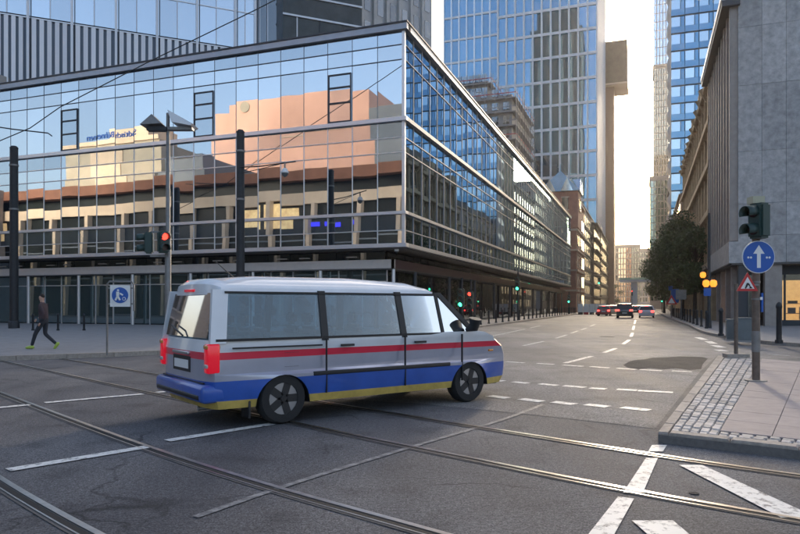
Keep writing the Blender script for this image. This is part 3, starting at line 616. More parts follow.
row_house('hidden dark house added farther down the right side to darken glass reflections', 216, 258, 6.8, 40, 'grey_conc', 'glass_far', 10, 11, face='left')  # also hidden, added and raised so the far panes mirror less sky
nb_ = bld('added_left_block', 'unseen stone office block added beyond the left edge for minibus reflections', S0-6, T0-NF*MOD-45); box('wall', nb_, 'grey_conc', (0, 0, 0), (44.5, 30, 22)); windows(nb_, 'front', 0, [2+i*3.4 for i in range(13)], [1, 5, 9, 13, 17], 1.8, 2.5, 'glass_dark', 'fascia'); windows(nb_, 'right', 44.5, [2, 5, 9], [9, 13, 17], 1.8, 2.5, 'glass_dark', 'fascia')  # out of view, added so the minibus rear glass mirrors less bright sky
ss_ = bld('added_sky_blocker', 'unseen pale stone block added at left to keep sky out of rear-window reflection', -9, -102); box('wall', ss_, 'fin_stone', (-20, 0, 0), (0, 39, 21)); windows(ss_, 'right', 0, [2+i*3.4 for i in range(11)], [1, 5, 9, 13, 17], 1.8, 2.5, 'glass_far', 'fascia')  # out of view, added to cover the sky mirrored in the rear window
# ornate sandstone building on the right
ob = bld('ornate_sandstone_house', 'ornate brown sandstone house with carved bays behind the trees', 67, 6.0)
LO, HO = 50, 23.2
box('wall', ob, 'sandstone', (0, 0, 0), (16, LO, HO)); box('roof', ob, 'roofing', (1, 1, HO), (15, LO-1, HO+2.5))
ny = 13
for k in range(ny+1): box('pilaster', ob, 'sandstone_pale', (-.45, LO*k/ny-.35, 0), (-.001, LO*k/ny+.35, HO-.9))
windows(ob, 'left', 0, [LO*(k+.5)/ny for k in range(ny)], [1.2, 6.4, 11.2, 15.6, 19.2], 1.5, 2.6, 'glass_warm', 'sandstone_pale')
for z in (5.2, 10, 14.4, 18.4, HO-.6): hbars(ob, 'left', 0, -.4, LO, [z], 'sandstone_pale', .5, 0, .75, 'cornice')
for k in range(ny):
    yy = LO*(k+.5)/ny; tube('bracket', ob, 'sandstone', [(-.2, yy, HO-1.6), (-.9, yy, HO-.3)], [.22, .3], 6); box('gable', ob, 'sandstone_pale', (-.6, yy-.8, HO-.34), (.2, yy+.8, HO+.6+.7*(k % 3 == 0)))
# grey stone corner building
SG = 50; tg, _ = on_s(738, 200, SG); kZ = SG/ray(738).dot(D1)
sg = bld('grey_stone_building', 'grey stone-clad corner building with shop below on the right', SG, tg)
zb = CH+(HOR-263)/F*kZ; HG = 24; LG = 17
box('core', sg, 'stone_joint', (.1, .06, zb), (40, LG, HG))
xs = [0]
while xs[-1] < 26: xs.append(xs[-1]+1.42)
zy = [263, 236, 204, 152, 145, 86, 28, -30, -80]; zrow = [CH+(HOR-q)/F*kZ for q in (263, 236, 204, 152, 86, 28, -30)]
zrow[-1] = HG
for j in range(len(zrow)-1):
    for i in range(len(xs)-1):
        box('stone_slab', sg, 'stone_grey', (xs[i]+.008, -.03+random.uniform(-.006, .006), zrow[j]+.008), (xs[i+1]-.008, .055, zrow[j+1]-.008))
nf = 9
for k in range(nf+1):
    yy = .3+(LG-.6)*k/nf; box('fin', sg, 'fin_stone', (-.5, yy-.22, zb+1.5), (.09, yy+.22, HG-.3))
    if k < nf:
        for z in lin(zb+1.6, HG-.6, 5)[:-1]:
            box('window', sg, 'glass_dark', (-.02, yy+.24, z+1.2), (.06, yy+(LG-.6)/nf-.24, z+3.6)); box('apron', sg, 'fin_stone', (-.1, yy+.24, z+.02), (.07, yy+(LG-.6)/nf-.24, z+1.18))
box('apron_band', sg, 'stone_grey', (-.55, -.03, zb), (.09, LG, zb+1.45))
box('eave', sg, 'frame_dark', (-1.0, -.3, 21.6), (.1, LG+.5, 22.0)); box('eave_edge', sg, 'white_metal', (-1.06, -.3, 22.01), (.1, LG+.5, 22.4))
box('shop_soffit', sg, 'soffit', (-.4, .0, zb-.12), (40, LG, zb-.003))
# recessed shop: columns, glazing, warm interior
for px, wd in ((773, 1.0), (742, .5)):
    t_, _ = on_s(px, 300, SG+.4); box('column', sg, 'fin_stone' if wd > .7 else 'frame_dark', (t_-tg-wd/2, .2, 0), (t_-tg+wd/2, 1.0, zb-.13))
for k in range(1, 5): box('column', sg, 'fin_stone', (7.5*k+1.5, .2, 0), (7.5*k+2.5, 1.0, zb-.13))
gx = [0.8+2.3*i for i in range(14)]
box('shop_back_wall', sg, 'shop_glow', (3.4, 4.6, .3), (32, 4.7, 3.3)); box('shop_back_wall', sg, 'core_dark', (.5, 4.8, 0), (40, 5, zb-.13))
for i in range(13): 
    box('shop_pane', sg, 'shop_glass', (gx[i]+.06, 2.0, .5), (gx[i+1]-.06, 2.03, 3.6)); box('shop_frame', sg, 'frame_dark', (gx[i]-.06, 1.95, 0), (gx[i]+.06, 2.08, zb-.13))
box('shop_plinth', sg, 'frame_dark', (.8, 1.93, .02), (31, 2.1, .5)); box('shop_head', sg, 'frame_dark', (.8, 1.93, 3.6), (31, 2.1, zb-.13))
for i in range(20):
    for z_ in (.9, 1.6, 2.3):
        if random.random() < .75: box('shelf', sg, 'shop_panel', (3.6+i*1.3, 4.2, z_), (4.7+i*1.3, 4.58, z_+.05)); box('goods', sg, random.choice(['shop_panel', 'brick_red', 'sign_white', 'maroon']), (3.7+i*1.3, 4.25, z_+.052), (3.9+i*1.3+random.random()*.5, 4.5, z_+.2+random.random()*.25))
for i in range(8): tube('pendant_lamp', sg, 'lamp_amber', [(4.5+i*2.6, 3.2, 3.25), (4.5+i*2.6, 3.2, 3.1)], [.05, .16], 10)
for i in range(6): box('display_panel', sg, 'shop_panel', (4.2+i*2.3, 3.2, .5), (5.2+i*2.3, 3.3, 1.4+.5*(i % 3)))
for y0 in (3, 6.5, 10, 13.5): box('shop_pane', sg, 'glass_dark', (1.0, y0, .4), (1.05, y0+3.1, zb-.2)); box('column', sg, 'fin_stone', (-.1, y0-.3, 0), (.5, y0+.2, zb-.13))
box('shop_door_light', sg, 'shop_glow', (.96, 7.2, .5), (.99, 8.6, 2.8))
# ------------------------------------------------------------------ across the square (behind the viewer, mirrored in the glass)
def mir(px, py, s):    # where a mirrored pixel of the glass front comes from, on the plane s
    d = ray(px, py); k = (2*S0-s)/d.dot(D1); return d.dot(RT)*k, CH+d.z*k
ST_ = -10
th = bld('theatre', 'long theatre across the square with leaning pale columns, mirrored in glass', ST_, 0, 'theatre')
xa, xb = mir(-60, 200, ST_)[0], mir(420, 200, ST_)[0]
Y = lambda py, px=200: mir(px, py, ST_)[1]
zr = [0, Y(245), Y(210), Y(199.5), Y(188), Y(178)]
box('wall', th, 'slate_dark', (xa, -20, 0), (xb, 0, zr[2]))
box('pale_band', th, 'theatre_beige', (xa, -.5, zr[2]), (xb, .6, zr[3])); box('window_band', th, 'slate_dark', (xa, -6, zr[3]), (xb, -.6, zr[4])); box('roof_fascia', th, 'theatre_brown', (xa, -20, zr[4]), (xb, 1.0, zr[5]))
x = xa; k = 0
while x < xb:
    mesh('leaning_column', th, 'theatre_beige', [(x, .1, 0), (x+.45, .1, 0), (x+.45, .7, 0), (x, .7, 0), (x+.6, .1, zr[2]), (x+1.2, .1, zr[2]), (x+1.2, 1.2, zr[2]), (x+.6, 1.2, zr[2])], [(0, 1, 5, 4), (1, 2, 6, 5), (2, 3, 7, 6), (3, 0, 4, 7)])
    x += 7.4 if k % 2 else 6.2; k += 1
for z in (zr[1]*.55, zr[1]): box('transom', th, 'slate_blue', (xa, .02, z), (xb, .09, z+.2))
for px0, px1 in ((312, 322), (398, 404), (327, 338), (352, 358)):
    a, b = mir(px0, 200, ST_)[0], mir(px1, 200, ST_)[0]; box('blue_light', th, 'blue_glow', (a, .15, Y(232)), (b, .22, Y(228)))
for px0, px1 in ((240, 262), (266, 296), (0, 10)): 
    a, b = mir(px0, 200, ST_)[0], mir(px1, 200, ST_)[0]; box('lit_room', th, 'lit_gold', (a, .02, Y(232)), (b, .06, Y(212)))
s2 = -22
def mblock(name, label, s, px0, px1, py, m, dep=25, cat='building'):
    b = bld(name, label, s, 0, cat); a, z = mir(px0, py, s); c, z2 = mir(px1, py, s); zz = mir((px0+px1)/2, py, s)[1]
    box('wall', b, m, (a, -dep, 0), (c, 0, zz)); return b, a, c, zz
b, a, c, z = mblock('stage_tower', 'olive rendered stage tower above the theatre roof, mirrored in glass', s2, 64, 160, 146, 'olive_render')
box('roof_edge', b, 'theatre_beige', (a, -.2, z), (c, .3, z+.8)); box('panel', b, 'theatre_beige', (a+(c-a)*.3, .01, z-9), (a+(c-a)*.62, .2, z-.5)); box('roof_house', b, 'theatre_beige', (a+(c-a)*.35, -9, z+.8), (a+(c-a)*.85, -2, z+3.4))
cu = bpy.data.curves.new('letters', 'FONT'); cu.body = 'Städtische Bühnen'; cu.size = 2.6; cu.extrude = .1
to = bpy.data.objects.new('tmp', cu); C.objects.link(to); bpy.context.view_layer.update()
me = bpy.data.meshes.new_from_object(to.evaluated_get(bpy.context.evaluated_depsgraph_get())); bpy.data.objects.remove(to)
me.materials.clear(); me.materials.append(MATS['sign_blue']); so = bpy.data.objects.new('roof_letters', me); C.objects.link(so); so.parent = b
wdx = max(v.co.x for v in me.vertices); so.scale = ((c-a)*.52/wdx,)*2+(1,); so.location = (a+(c-a)*.82, .5, z+1.0); so.rotation_euler = (R(90), 0, R(180))
b, a, c, z = mblock('slate_side_block', 'slate blue side block with sloping roof beside the stage tower, mirrored', s2-1, 160, 205, 156, 'slate_blue')
b, a, c, z = mblock('pink_office_block', 'tall salmon pink plastered block behind the theatre, mirrored in the corner glass', -40, 228, 372, 95, 'pink_plaster', 30)
box('lower_wing', b, 'pink_plaster', (mir(213, 100, -40)[0], -25, 0), (a, -.5, mir(213, 112, -40)[1])); box('string_course', b, 'theatre_beige', (a, .0, z*.82), (c, .12, z*.82+.2)); disc('emblem', b, 'olive_render', (mir(245, 108, -40)[0], .1, mir(245, 108, -40)[1]), 1.1, .2, 'y')
b, a, c, z = mblock('glass_side_block', 'blue-grey glass block beside the pink one, mirrored at the corner', -38, 372, 404, 104, 'slate_blue', 20)
panes_joined(b, 'front', 0, [a, c], [0, 1], 'glass_blue', 'panes'); 
dt = bld('mirrored_dark_tower', 'very tall dark tower with rounded top mirrored in the blue grid tower', -260, 0)
pth = 2*ST+260
def mt(px): d = ray(px); return d.dot(RT)/d.dot(D1)*pth
x0, x1 = mt(531), mt(582); ht = 300/F*pth/1.02
box('shaft', dt, 'tower_dark', (x0, -30, 0), (x1, 0, ht*.93)); box('crown', dt, 'tower_dark', (x0+6, -25, ht*.93), (x1-6, -5, ht)); 
for i in range(6): xx = x0+(x1-x0)*i/5; box('rib', dt, 'frame_dark', (xx-1.2, 0, 0), (xx+1.2, 1.5, ht*.9))
# ------------------------------------------------------------------ trees
def tree(label, base, h, rad, n, seed, lowz):
    rg = random.Random(seed); t = thing('street_tree', label, 'tree', base, rg.random()*6, 'street trees on the right pavement')
    bm = bmesh.new(); bm_tube(bm, [(0, 0, 0), (.05, .03, lowz), (.1, -.05, h*.55), (0, 0, h*.85)], [.24, .18, .12, .04], 9)
    cl = []
    for i in range(30):
        a = rg.random()*6.283; e = rg.uniform(.15, 1); zz = lowz+(h-lowz)*rg.uniform(.08, .92); f = math.sin(math.pi*min(1, max(.06, (zz-lowz)/(h-lowz)*.92+.08)))**.6
        q = Vector((math.cos(a)*rad*f*e**.5*.85, math.sin(a)*rad*f*e**.5*.85, zz)); cl.append(q)
        st_ = Vector((.05, 0, lowz+(zz-lowz)*.5)); bm_tube(bm, [st_, st_.lerp(q, .5)+Vector((0, 0, .2)), q], [.07, .045, .015], 5)
    bmobj('trunk', t, 'bark', bm, 60)
    v, f = [], []
    for i in range(n):
        c = cl[i % 30]; cr = rad*.33*(.65+.6*((i*7) % 30)/30)
        while True:
            o = Vector((rg.uniform(-1, 1), rg.uniform(-1, 1), rg.uniform(-.8, .8)))
            if o.length < 1: break
        p = c+o*cr*(.55+.45*o.length); s = rg.uniform(.09, .2)
        a = Vector((rg.gauss(0, 1), rg.gauss(0, 1), rg.gauss(0, .6))).normalized(); b = a.orthogonal().normalized(); b = (Matrix.Rotation(rg.random()*6.28, 3, a) @ b); k = len(v)
        v += [p-b*s, p+a.cross(b)*s*.55, p+b*s, p-a.cross(b)*s*.55]; f.append((k, k+1, k+2, k+3))
    mesh('crown', t, 'leaf', v, f)
tree('big dark leafy tree nearest on the right pavement', W(76, 4.8), 11.4, 3.9, 13000, 1, 2.6); tree('dark street tree just behind the nearest one', W(90, 4.2), 11.6, 4.2, 12000, 2, 2.6)
tree('dark street tree third along the right pavement', W(106, 3.6), 11, 4.2, 10000, 3, 2.4); tree('small-looking dark tree farthest down the right pavement', W(126, 3.0), 10.5, 4.4, 8000, 4, 2.2)
tree('dark tree at the far left end of the street below the shaft', W(250, -10.5), 9, 3, 2500, 5, 2.2)
# ------------------------------------------------------------------ masts, lamps, signals, signs
def mast(label, px, Z, top, r):
    X = (px-400)/F*Z; t = thing('tram_mast', label, 'mast', (X, Z, 0), 0, 'dark tram masts in front of the glass building'); h = CH+(HOR-top)/F*Z
    tube('pole', t, 'pole_dark', [(0, 0, 0), (0, 0, h)], [r, r*.92], 16); tube('base_collar', t, 'pole_dark', [(0, 0, 0), (0, 0, .5), (0, 0, .58)], [r*1.25, r*1.25, r], 16); tube('cap', t, 'pole_dark', [(0, 0, h), (0, 0, h+.12)], [r*1.02, r*.6], 16)
    for z in (h*.66, h*.9): tube('clamp_band', t, 'pole_grey', [(0, 0, z), (0, 0, z+.1)], r*1.06, 16)
    return t, X, h
m1, X1, h1 = mast('thick dark mast at the left edge of the photo', 14, 40.5, 148, .25); m2, X2, h2 = mast('thick dark mast left of the glass building corner', 240.5, 37, 132, .235)
z = CH+(HOR-168)/F*37
tube('arm', m2, 'pole_dark', [(0, -.2, z), (1.2, -.25, z+.05), (3.1, -.3, z+.3)], .035, 8); tube('arm_strut', m2, 'pole_dark', [(0, -.2, z-.35), (2.2, -.27, z+.15)], .02, 6)
dc = thing('traffic_camera', 'pale dome camera hanging from the arm of the dark mast', 'camera', (X2+2.5, 36.7, z+.02), 0)
tube('hanger', dc, 'pole_grey', [(0, 0, .25), (0, 0, -.1)], .04, 8); tube('housing', dc, 'sign_white', [(0, 0, -.1), (0, 0, -.32), (0, 0, -.36)], [.12, .22, .2], 14); tube('lens_dome', dc, 'bin_grey', [(0, 0, -.36), (0, 0, -.5), (0, 0, -.58)], [.19, .14, .03], 14)
def wire(label, pts, r=.022): return tag(tube('overhead_wire', None, 'wire', pts, r, 6), label, 'wire', 'overhead wires')
wp = []
for px, py, Z in ((-60, 166, 39), (30, 128, 37.5), (60, 107, 37), (150, 61, 36), (255, 10, 35), (420, -75, 33.5)): wp.append(Vector(((px-400)/F*Z, Z, CH+(HOR-py)/F*Z)))
wire('thin overhead wire rising from the left edge across the glass front', wp, .028)
tag(tube('wire_bracket', None, 'wire', [Vector(((px-400)/F*38, 38, CH+(HOR-py)/F*38)) for px, py in ((-60, 118), (12, 129), (48, 133), (52, 136))], .035, 6), 'thin dark wire bracket beside the left mast', 'bracket')
def signal_head(p, c, n, m='signal_green', lit=None, lit_m='lamp_red', w_=.3, rz=0):
    """stack of n lenses facing -y; returns the housing"""
    h = .32*n; bm = bmesh.new(); bm_box(bm, (-w_/2, -.12, -h/2), (w_/2, .12, h/2)); bmesh.ops.bevel(bm, geom=bm.edges[:], offset=.04, segments=2, affect='EDGES'); o = bmobj('signal_head', p, m, bm, 40); o.location = c; o.rotation_euler = (0, 0, rz)
    for i in range(n):
        z = h/2-.16-.32*i
        disc('lens', o, lit_m if i == lit else 'lens_off', (0, -.13, z), .1, .03, 'y', 16)
        bm = bmesh.new(); pts = []
        N = 12; vv = []
        for k in range(N+1):
            a = math.pi*(-.15+1.3*k/N); vv.append((bm.verts.new((math.cos(a)*.125, -.11, z+math.sin(a)*.125)), bm.verts.new((math.cos(a)*.13, -.34, z+math.sin(a)*.13-.03))))
        for a, b in zip(vv, vv[1:]): bm.faces.new((a[0], b[0], b[1], a[1]))
        s_ = bmobj('visor', o, m, bm, 60); md = s_.modifiers.new('solid', 'SOLIDIFY'); md.thickness = .012
    return o
Zp = 20.0; Xp = (168-400)/F*Zp
sp = thing('lamp_mast', 'slim grey mast with street lamp on top and two signal heads', 'mast', (Xp, Zp, 0), 0)
ht = CH+(HOR-113)/F*Zp
tube('pole', sp, 'pole_grey', [(0, 0, 0), (0, 0, 3.6), (0, 0, 3.7), (0, 0, ht)], [.09, .09, .065, .05], 12)
for sx, tip in ((-1, 0), (1, 1)):
    zz = CH+(HOR-127)/F*Zp
    if sx > 0:   # wing reflector seen from below
        w3_ = [(.08, zz+.44), (.82, zz+.03), (.76, zz-.02), (.2, zz+.08)]
        mesh('lamp_reflector', sp, 'white_metal', [(a, y_, b) for y_ in (-.3, .3) for a, b in w3_], [(0, 1, 2, 3), (7, 6, 5, 4), (0, 4, 5, 1), (1, 5, 6, 2), (2, 6, 7, 3), (3, 7, 4, 0)])
        box('lamp_head', sp, 'pole_grey', (.02, -.12, zz-.1), (.75, .12, zz-.02))
    else:
        mesh('lamp_reflector', sp, 'pole_grey', [(-.12, -.25, zz+.05), (-.12, .25, zz+.05), (-.42, .2, zz+.34), (-.42, -.2, zz+.34), (-.75, -.25, zz+.02), (-.75, .25, zz+.02)], [(0, 1, 2, 3), (3, 2, 5, 4), (0, 3, 4), (1, 5, 2), (0, 4, 5, 1)])
        box('lamp_head', sp, 'pole_dark', (-.6, -.12, zz-.12), (.0, .12, zz-.02))
zz = CH+(HOR-243)/F*Zp
signal_head(sp, (-.56, -.02, zz), 2, lit=None, rz=R(-75)); signal_head(sp, (-.06, -.24, zz), 2, lit=0, lit_m='lamp_red', rz=R(35)); box('signal_bracket', sp, 'pole_grey', (-.5, -.1, zz-.42), (.05, .0, zz-.36)); box('signal_bracket', sp, 'pole_grey', (-.5, -.1, zz+.30), (.05, .0, zz+.35))
# path sign on the left
Zs = F*(CH-.12)/(355.5-HOR); Xs = (120.5-400)/F*Zs
ps = thing('path_sign', 'square white sign with blue round walker and cycle disc in a tube frame', 'sign', (Xs, Zs, .12), R(6))
zc2 = CH-.12+(HOR-296)/F*Zs; hw = .36
tube('frame', ps, 'pole_grey', [(-hw, 0, 0), (-hw, 0, zc2+.32), (-hw+.06, 0, zc2+.40), (hw-.06, 0, zc2+.40), (hw, 0, zc2+.32), (hw, 0, zc2-.42)], .028, 8); box('plate', ps, 'sign_white', (-.27, -.035, zc2-.3), (.27, -.02, zc2+.3)); disc('blue_disc', ps, 'sign_blue', (0, -.042, zc2+.02), .22, .012, 'y', 28)
box('bracket', ps, 'pole_grey', (-hw, -.015, zc2+.2), (hw, .01, zc2+.24)); box('bracket', ps, 'pole_grey', (-hw, -.015, zc2-.24), (hw, .01, zc2-.2))
for x0, z0, x1, z1, wd in ((-.06, .12, -.06, .0, .045), (-.06, .0, -.12, -.12, .03), (-.06, .0, .0, -.12, .03), (.0, .07, .08, .02, .025)): tube('walker_figure', ps, 'sign_white', [(x0, -.052, zc2+z0), (x1, -.052, zc2+z1)], wd, 6)
disc('walker_head', ps, 'sign_white', (-.05, -.052, zc2+.16), .03, .01, 'y', 12); disc('wheel_mark', ps, 'sign_white', (.11, -.052, zc2-.08), .05, .008, 'y', 14); disc('wheel_hole', ps, 'sign_blue', (.11, -.057, zc2-.08), .033, .006, 'y', 14)
# right-hand sign pole
Pp = G(756, 381, ZI); kp = Pp.y
rp = thing('sign_pole', 'grey pole on the island with signal head, blue arrow sign and roadworks triangle', 'pole', (Pp.x, Pp.y, ZI), 0)
hz = lambda py: CH-ZI+(HOR-py)/F*kp
tube('pole', rp, 'pole_rust', [(0, 0, 0), (0, 0, hz(200))], .068, 16); tube('pole_sleeve', rp, 'pole_grey', [(0, 0, hz(352)), (0, 0, hz(331))], .074, 16); tube('base_ring', rp, 'granite_kerb', [(0, 0, 0), (0, 0, .02)], .19, 16)
for z in (hz(340), hz(300), hz(283), hz(268)): tube('clamp', rp, 'pole_grey', [(0, 0, z), (0, 0, z+.035)], .076, 16)
sh = signal_head(rp, (-.03, -.16, hz(222)), 2, w_=.34, rz=R(-72)); 
box('backplate', rp, 'signal_green', (-.02, -.1, hz(239)), (.14, .12, hz(204))); box('cap_box', rp, 'signal_beige', (-.12, -.12, hz(204)+.002), (.1, .1, hz(197)))
zs_ = hz(257.5); disc('sign_rim', rp, 'sign_white', (-.02, -.115, zs_), .30, .02, 'y', 36); sgn = disc('sign_face', rp, 'sign_blue', (-.02, -.13, zs_), .285, .012, 'y', 36)
mesh('arrow', rp, 'sign_white', [(x_-.02, -.138, zs_+z_) for x_, z_ in ((-.035, -.2), (.035, -.2), (.035, .06), (.105, .06), (0, .22), (-.105, .06), (-.035, .06))], [tuple(range(7))])
for sx in (-1, 1):
    for e in (0, .05): disc('cycle_mark', rp, 'sign_white', (-.02+sx*.17+e-.025, -.139, zs_-.01), .02, .004, 'y', 10)
ztr = hz(285); cxp = -.21
tri = lambda r, y: [(cxp-r*.866, y, ztr-r*.5), (cxp+r*.866, y, ztr-r*.5), (cxp, y, ztr+r)]
def trip(name, m, r, y0, y1): mesh(name, rp, m, tri(r, y0)+tri(r, y1), [(0, 1, 2), (5, 4, 3), (0, 3, 4, 1), (1, 4, 5, 2), (2, 5, 3, 0)])
trip('triangle_rim', 'sign_red', .23, -.1, -.085); trip('triangle_face', 'sign_white', .145, -.106, -.1005)
for pts_, wd in ((((-.03, -.04), (0, .03)), .016), (((-.0, .03), (.035, -.01)), .013), (((.03, -.01), (.06, -.06)), .009), (((-.03, -.04), (-.045, -.065)), .012)): tube('worker_figure', rp, 'black', [(cxp+a, -.112, ztr+b) for a, b in pts_], wd, 6)
mesh('dirt_heap', rp, 'black', [(cxp+a, -.109, ztr+b) for a, b in ((.02, -.065), (.095, -.065), (.06, -.03))], [(0, 1, 2)])
box('sign_bracket', rp, 'pole_grey', (-.26, -.084, ztr-.02), (.02, -.06, ztr+.02)); box('sticker_panel', rp, 'sign_blue', (.075, -.05, hz(312)), (.11, .04, hz(293))); box('sticker', rp, 'sign_white', (.04, -.07, hz(300)), (.085, -.05, hz(297)))
q = G(736, 357.5, ZI); tp = thing('thin_post', 'thin dark post at the back corner of the island', 'post', (q.x, q.y, ZI), 0)
tube('shaft', tp, 'pole_rust', [(0, 0, 0), (0, 0, CH-ZI+(HOR-284)/F*q.y)], .05, 10); box('foot_block', tp, 'granite_kerb', (-.3, -.14, 0), (.3, .14, .1))
# cabinets and bollards on the right pavement
for px, py, w_, h_, lb in ((732, 340.5, .42, .8, 'left grey street cabinet by the kerb under the shop'), (744, 342, .55, .88, 'right grey street cabinet by the kerb under the shop')):
    q = G(px, py, ZI); cb = thing('street_cabinet', lb, 'cabinet', (q.x, q.y, ZI), ANG, 'street cabinets'); box('body', cb, 'bin_grey', (-w_/2, -.2, .06), (w_/2, .2, h_)); box('plinth', cb, 'grey_conc', (-w_/2-.02, -.22, 0), (w_/2+.02, .22, .06)); box('lid', cb, 'bin_grey', (-w_/2-.03, -.23, h_), (w_/2+.03, .23, h_+.05)); box('door', cb, 'bin_grey', (-w_/2+.04, -.215, .12), (w_/2-.04, -.2, h_-.05))
bol = None
def bollard(p, label, group, h=.95, r=.06):
    global bol
    t = thing('bollard', label, 'bollard', p, 0, group); 
    if bol is None:
        bm = bmesh.new(); bm_tube(bm, [(0, 0, 0), (0, 0, .8), (0, 0, .82), (0, 0, .86), (0, 0, .92), (0, 0, .95)], [.06, .055, .068, .068, .05, .02], 10); bol = bmobj('shaft', t, 'pole_dark', bm, 40)
        bol2 = tube('collar', t, 'pole_dark', [(0, 0, 0), (0, 0, .08)], .085, 10)
        bol = (bol.data, bol2.data)
    else:
        for nme, d in zip(('shaft', 'collar'), bol): o = bpy.data.objects.new(nme, d); C.objects.link(o); o.parent = t
    return t
for px in (779,): q = G(px, 343.5, ZI); b = bollard(q, 'tall dark bollard right of the island pole in front of the shop', 'bollards by the shop'); b.scale = (1.6, 1.6, 1.6)
q = G(721, 336, ZI); b = bollard(q, 'dark bollard left of the grey cabinets', 'bollards by the shop'); b.scale = (1.5, 1.5, 1.35)
for k in range(14): bollard(W(44+k*3.6, 3.4-.02*k, ZI), ORD[k]+' nearest dark bollard in the row along the right kerb under the trees', 'bollards along the right kerb').scale = (1.2, 1.2, 1.15)
for k in range(32): bollard(W(34+k*2.6, -11.1, ZI), ORD[k]+' nearest dark bollard in the row along the left kerb by the glass building', 'bollards along the left kerb').scale = (1.2, 1.2, 1.1)
for k, px in enumerate((33, 58, 84)): q = G(px, 330.5, ZI); bollard(q, ORD[k]+' slim bollard right of the left mast on the pavement', 'bollards near the left mast')
# lantern pole
sL, _ = on_t(709, 300, 3.6); lp = thing('lantern_post', 'dark lamp post with glowing yellow lanterns beside the trees', 'street lamp', W(sL, 3.6, ZI), ANG); kL = W(sL, 3.6).y
tube('pole', lp, 'pole_dark', [(0, 0, 0), (0, 0, 1), (0, 0, CH+(HOR-215)/F*kL)], [.16, .1, .07], 10)
for px, py, r in ((703.5, 274.5, .2), (706.5, 283, .24), (713, 283, .24)):
    dx = (px-709)/F*kL; z = CH-ZI+(HOR-py)/F*kL
    tube('lantern_arm', lp, 'pole_dark', [(0, 0, z+.1), (dx*.6, 0, z+.5), (dx, 0, z+.4)], .03, 6); tube('lantern_glass', lp, 'lamp_amber', [(dx, 0, z-r), (dx, 0, z-r*.4), (dx, 0, z+r*.5), (dx, 0, z+r*.8)], [r*.5, r*.9, r*.8, r*.3], 12); tube('lantern_cap', lp, 'pole_dark', [(dx, 0, z+r*.8), (dx, 0, z+r*1.15)], [r*.6, .04], 10)
box('plate', lp, 'sign_blue', (-.3, -.12, CH+(HOR-298)/F*kL), (.1, -.1, CH+(HOR-290)/F*kL))
# far signals
def far_signal(label, px, py, t_, lit, side=0, arm=0):
    s_, z_ = on_t(px, py, t_); T = thing('traffic_light', label, 'traffic light', W(s_, t_+arm, .1), ANG, 'traffic lights down the street')
    tube('pole', T, 'pole_dark', [(0, 0, 0), (0, 0, max(3.2, z_+1.0))], [.09, .07], 8)
    if arm: tube('arm', T, 'pole_dark', [(0, 0, z_+.7), (-arm, 0, z_+.75)], .05, 6)
    h = signal_head(T, (-arm, -.2, z_-.1), 3, lit={'g': 2, 'r': 0}[lit], lit_m='lamp_green' if lit == 'g' else 'lamp_red'); h.scale = (1.3, 1.3, 1.3)
far_signal('green traffic light hanging over the left lanes by the brick house', 599, 281, -8.5, 'g', arm=-3.5); far_signal('green traffic light on the pavement below the brick house', 569, 299, -11.2, 'g'); far_signal('green traffic light under the glass building, upper one', 518, 284, -11, 'g')
far_signal('green traffic light seen left, near the middle of the glass building front', 462, 298, -11.2, 'g'); far_signal('green traffic light on the right pavement beneath the trees', 662, 299, 2.9, 'g'); far_signal('red traffic light at the far end under the canopy', 632, 293, -3.0, 'r'); far_signal('red traffic light left among the bollards', 471, 300, -11.4, 'r')
# canopy at the street end
sG = 185; tG, _ = on_s(634, 290, sG); cn = bld('street_canopy', 'pale T-shaped canopy on one column at the end of the street', sG, tG, 'canopy'); kG = sG/ray(634).dot(D1); zG = CH+(HOR-281)/F*kG
box('column', cn, 'white_metal', (-.8, 0, 0), (.8, 1.2, zG-.3)); prism('roof_slab', cn, 'white_metal', [(-3.6, -2), (4.2, -2), (4.2, 6), (-3.6, 6)], zG-.3, zG+.3, .1); box('roof_edge', cn, 'glass_green', (-3.7, -2.1, zG+.31), (4.3, 6.1, zG+.8))
# signs under the trees and construction barrier
for px, py, w_, h_, m, lb in ((675, 297, .8, 1.5, 'sign_blue', 'blue tall sign board under the trees'), (681, 296, .9, .9, 'pole_grey', 'grey square sign back under the trees'), (671, 289, .6, .6, 'sign_blue', 'small blue sign above the far right pavement')):
    s_, z_ = on_t(px, py, 3.0); T = thing('street_sign', lb, 'sign', W(s_, 3.0, ZI), ANG); tube('post', T, 'pole_grey', [(0, 0, 0), (0, 0, z_+h_/2)], .05, 8); bm = bmesh.new(); bm_box(bm, (-w_/2, -.09, z_-h_/2), (w_/2, -.06, z_+h_/2)); bmesh.ops.bevel(bm, geom=bm.edges[:], offset=.012, segments=1, affect='EDGES'); bmobj('board', T, m, bm)
s_, z_ = on_t(671.5, 301, 2.6); T = thing('warning_sign', 'small red-edged triangle sign on the far right pavement', 'sign', W(s_, 2.6, ZI), ANG); tube('post', T, 'pole_grey', [(0, 0, 0), (0, 0, z_)], .05, 8); mesh('triangle', T, 'sign_red', [(-.6, -.1, z_-.5), (.6, -.1, z_-.5), (0, -.1, z_+.55), (-.6, -.07, z_-.5), (.6, -.07, z_-.5), (0, -.07, z_+.55)], [(0, 1, 2), (5, 4, 3), (0, 3, 4, 1), (1, 4, 5, 2), (2, 5, 3, 0)]); mesh('triangle_face', T, 'sign_white', [(-.34, -.11, z_-.36), (.34, -.11, z_-.36), (0, -.11, z_+.24)], [(0, 1, 2)])
q = on_s(592, 312, 112); bar = thing('barrier', 'white construction barrier with red panels at the left kerb', 'barrier', W(112, q[0]), ANG)
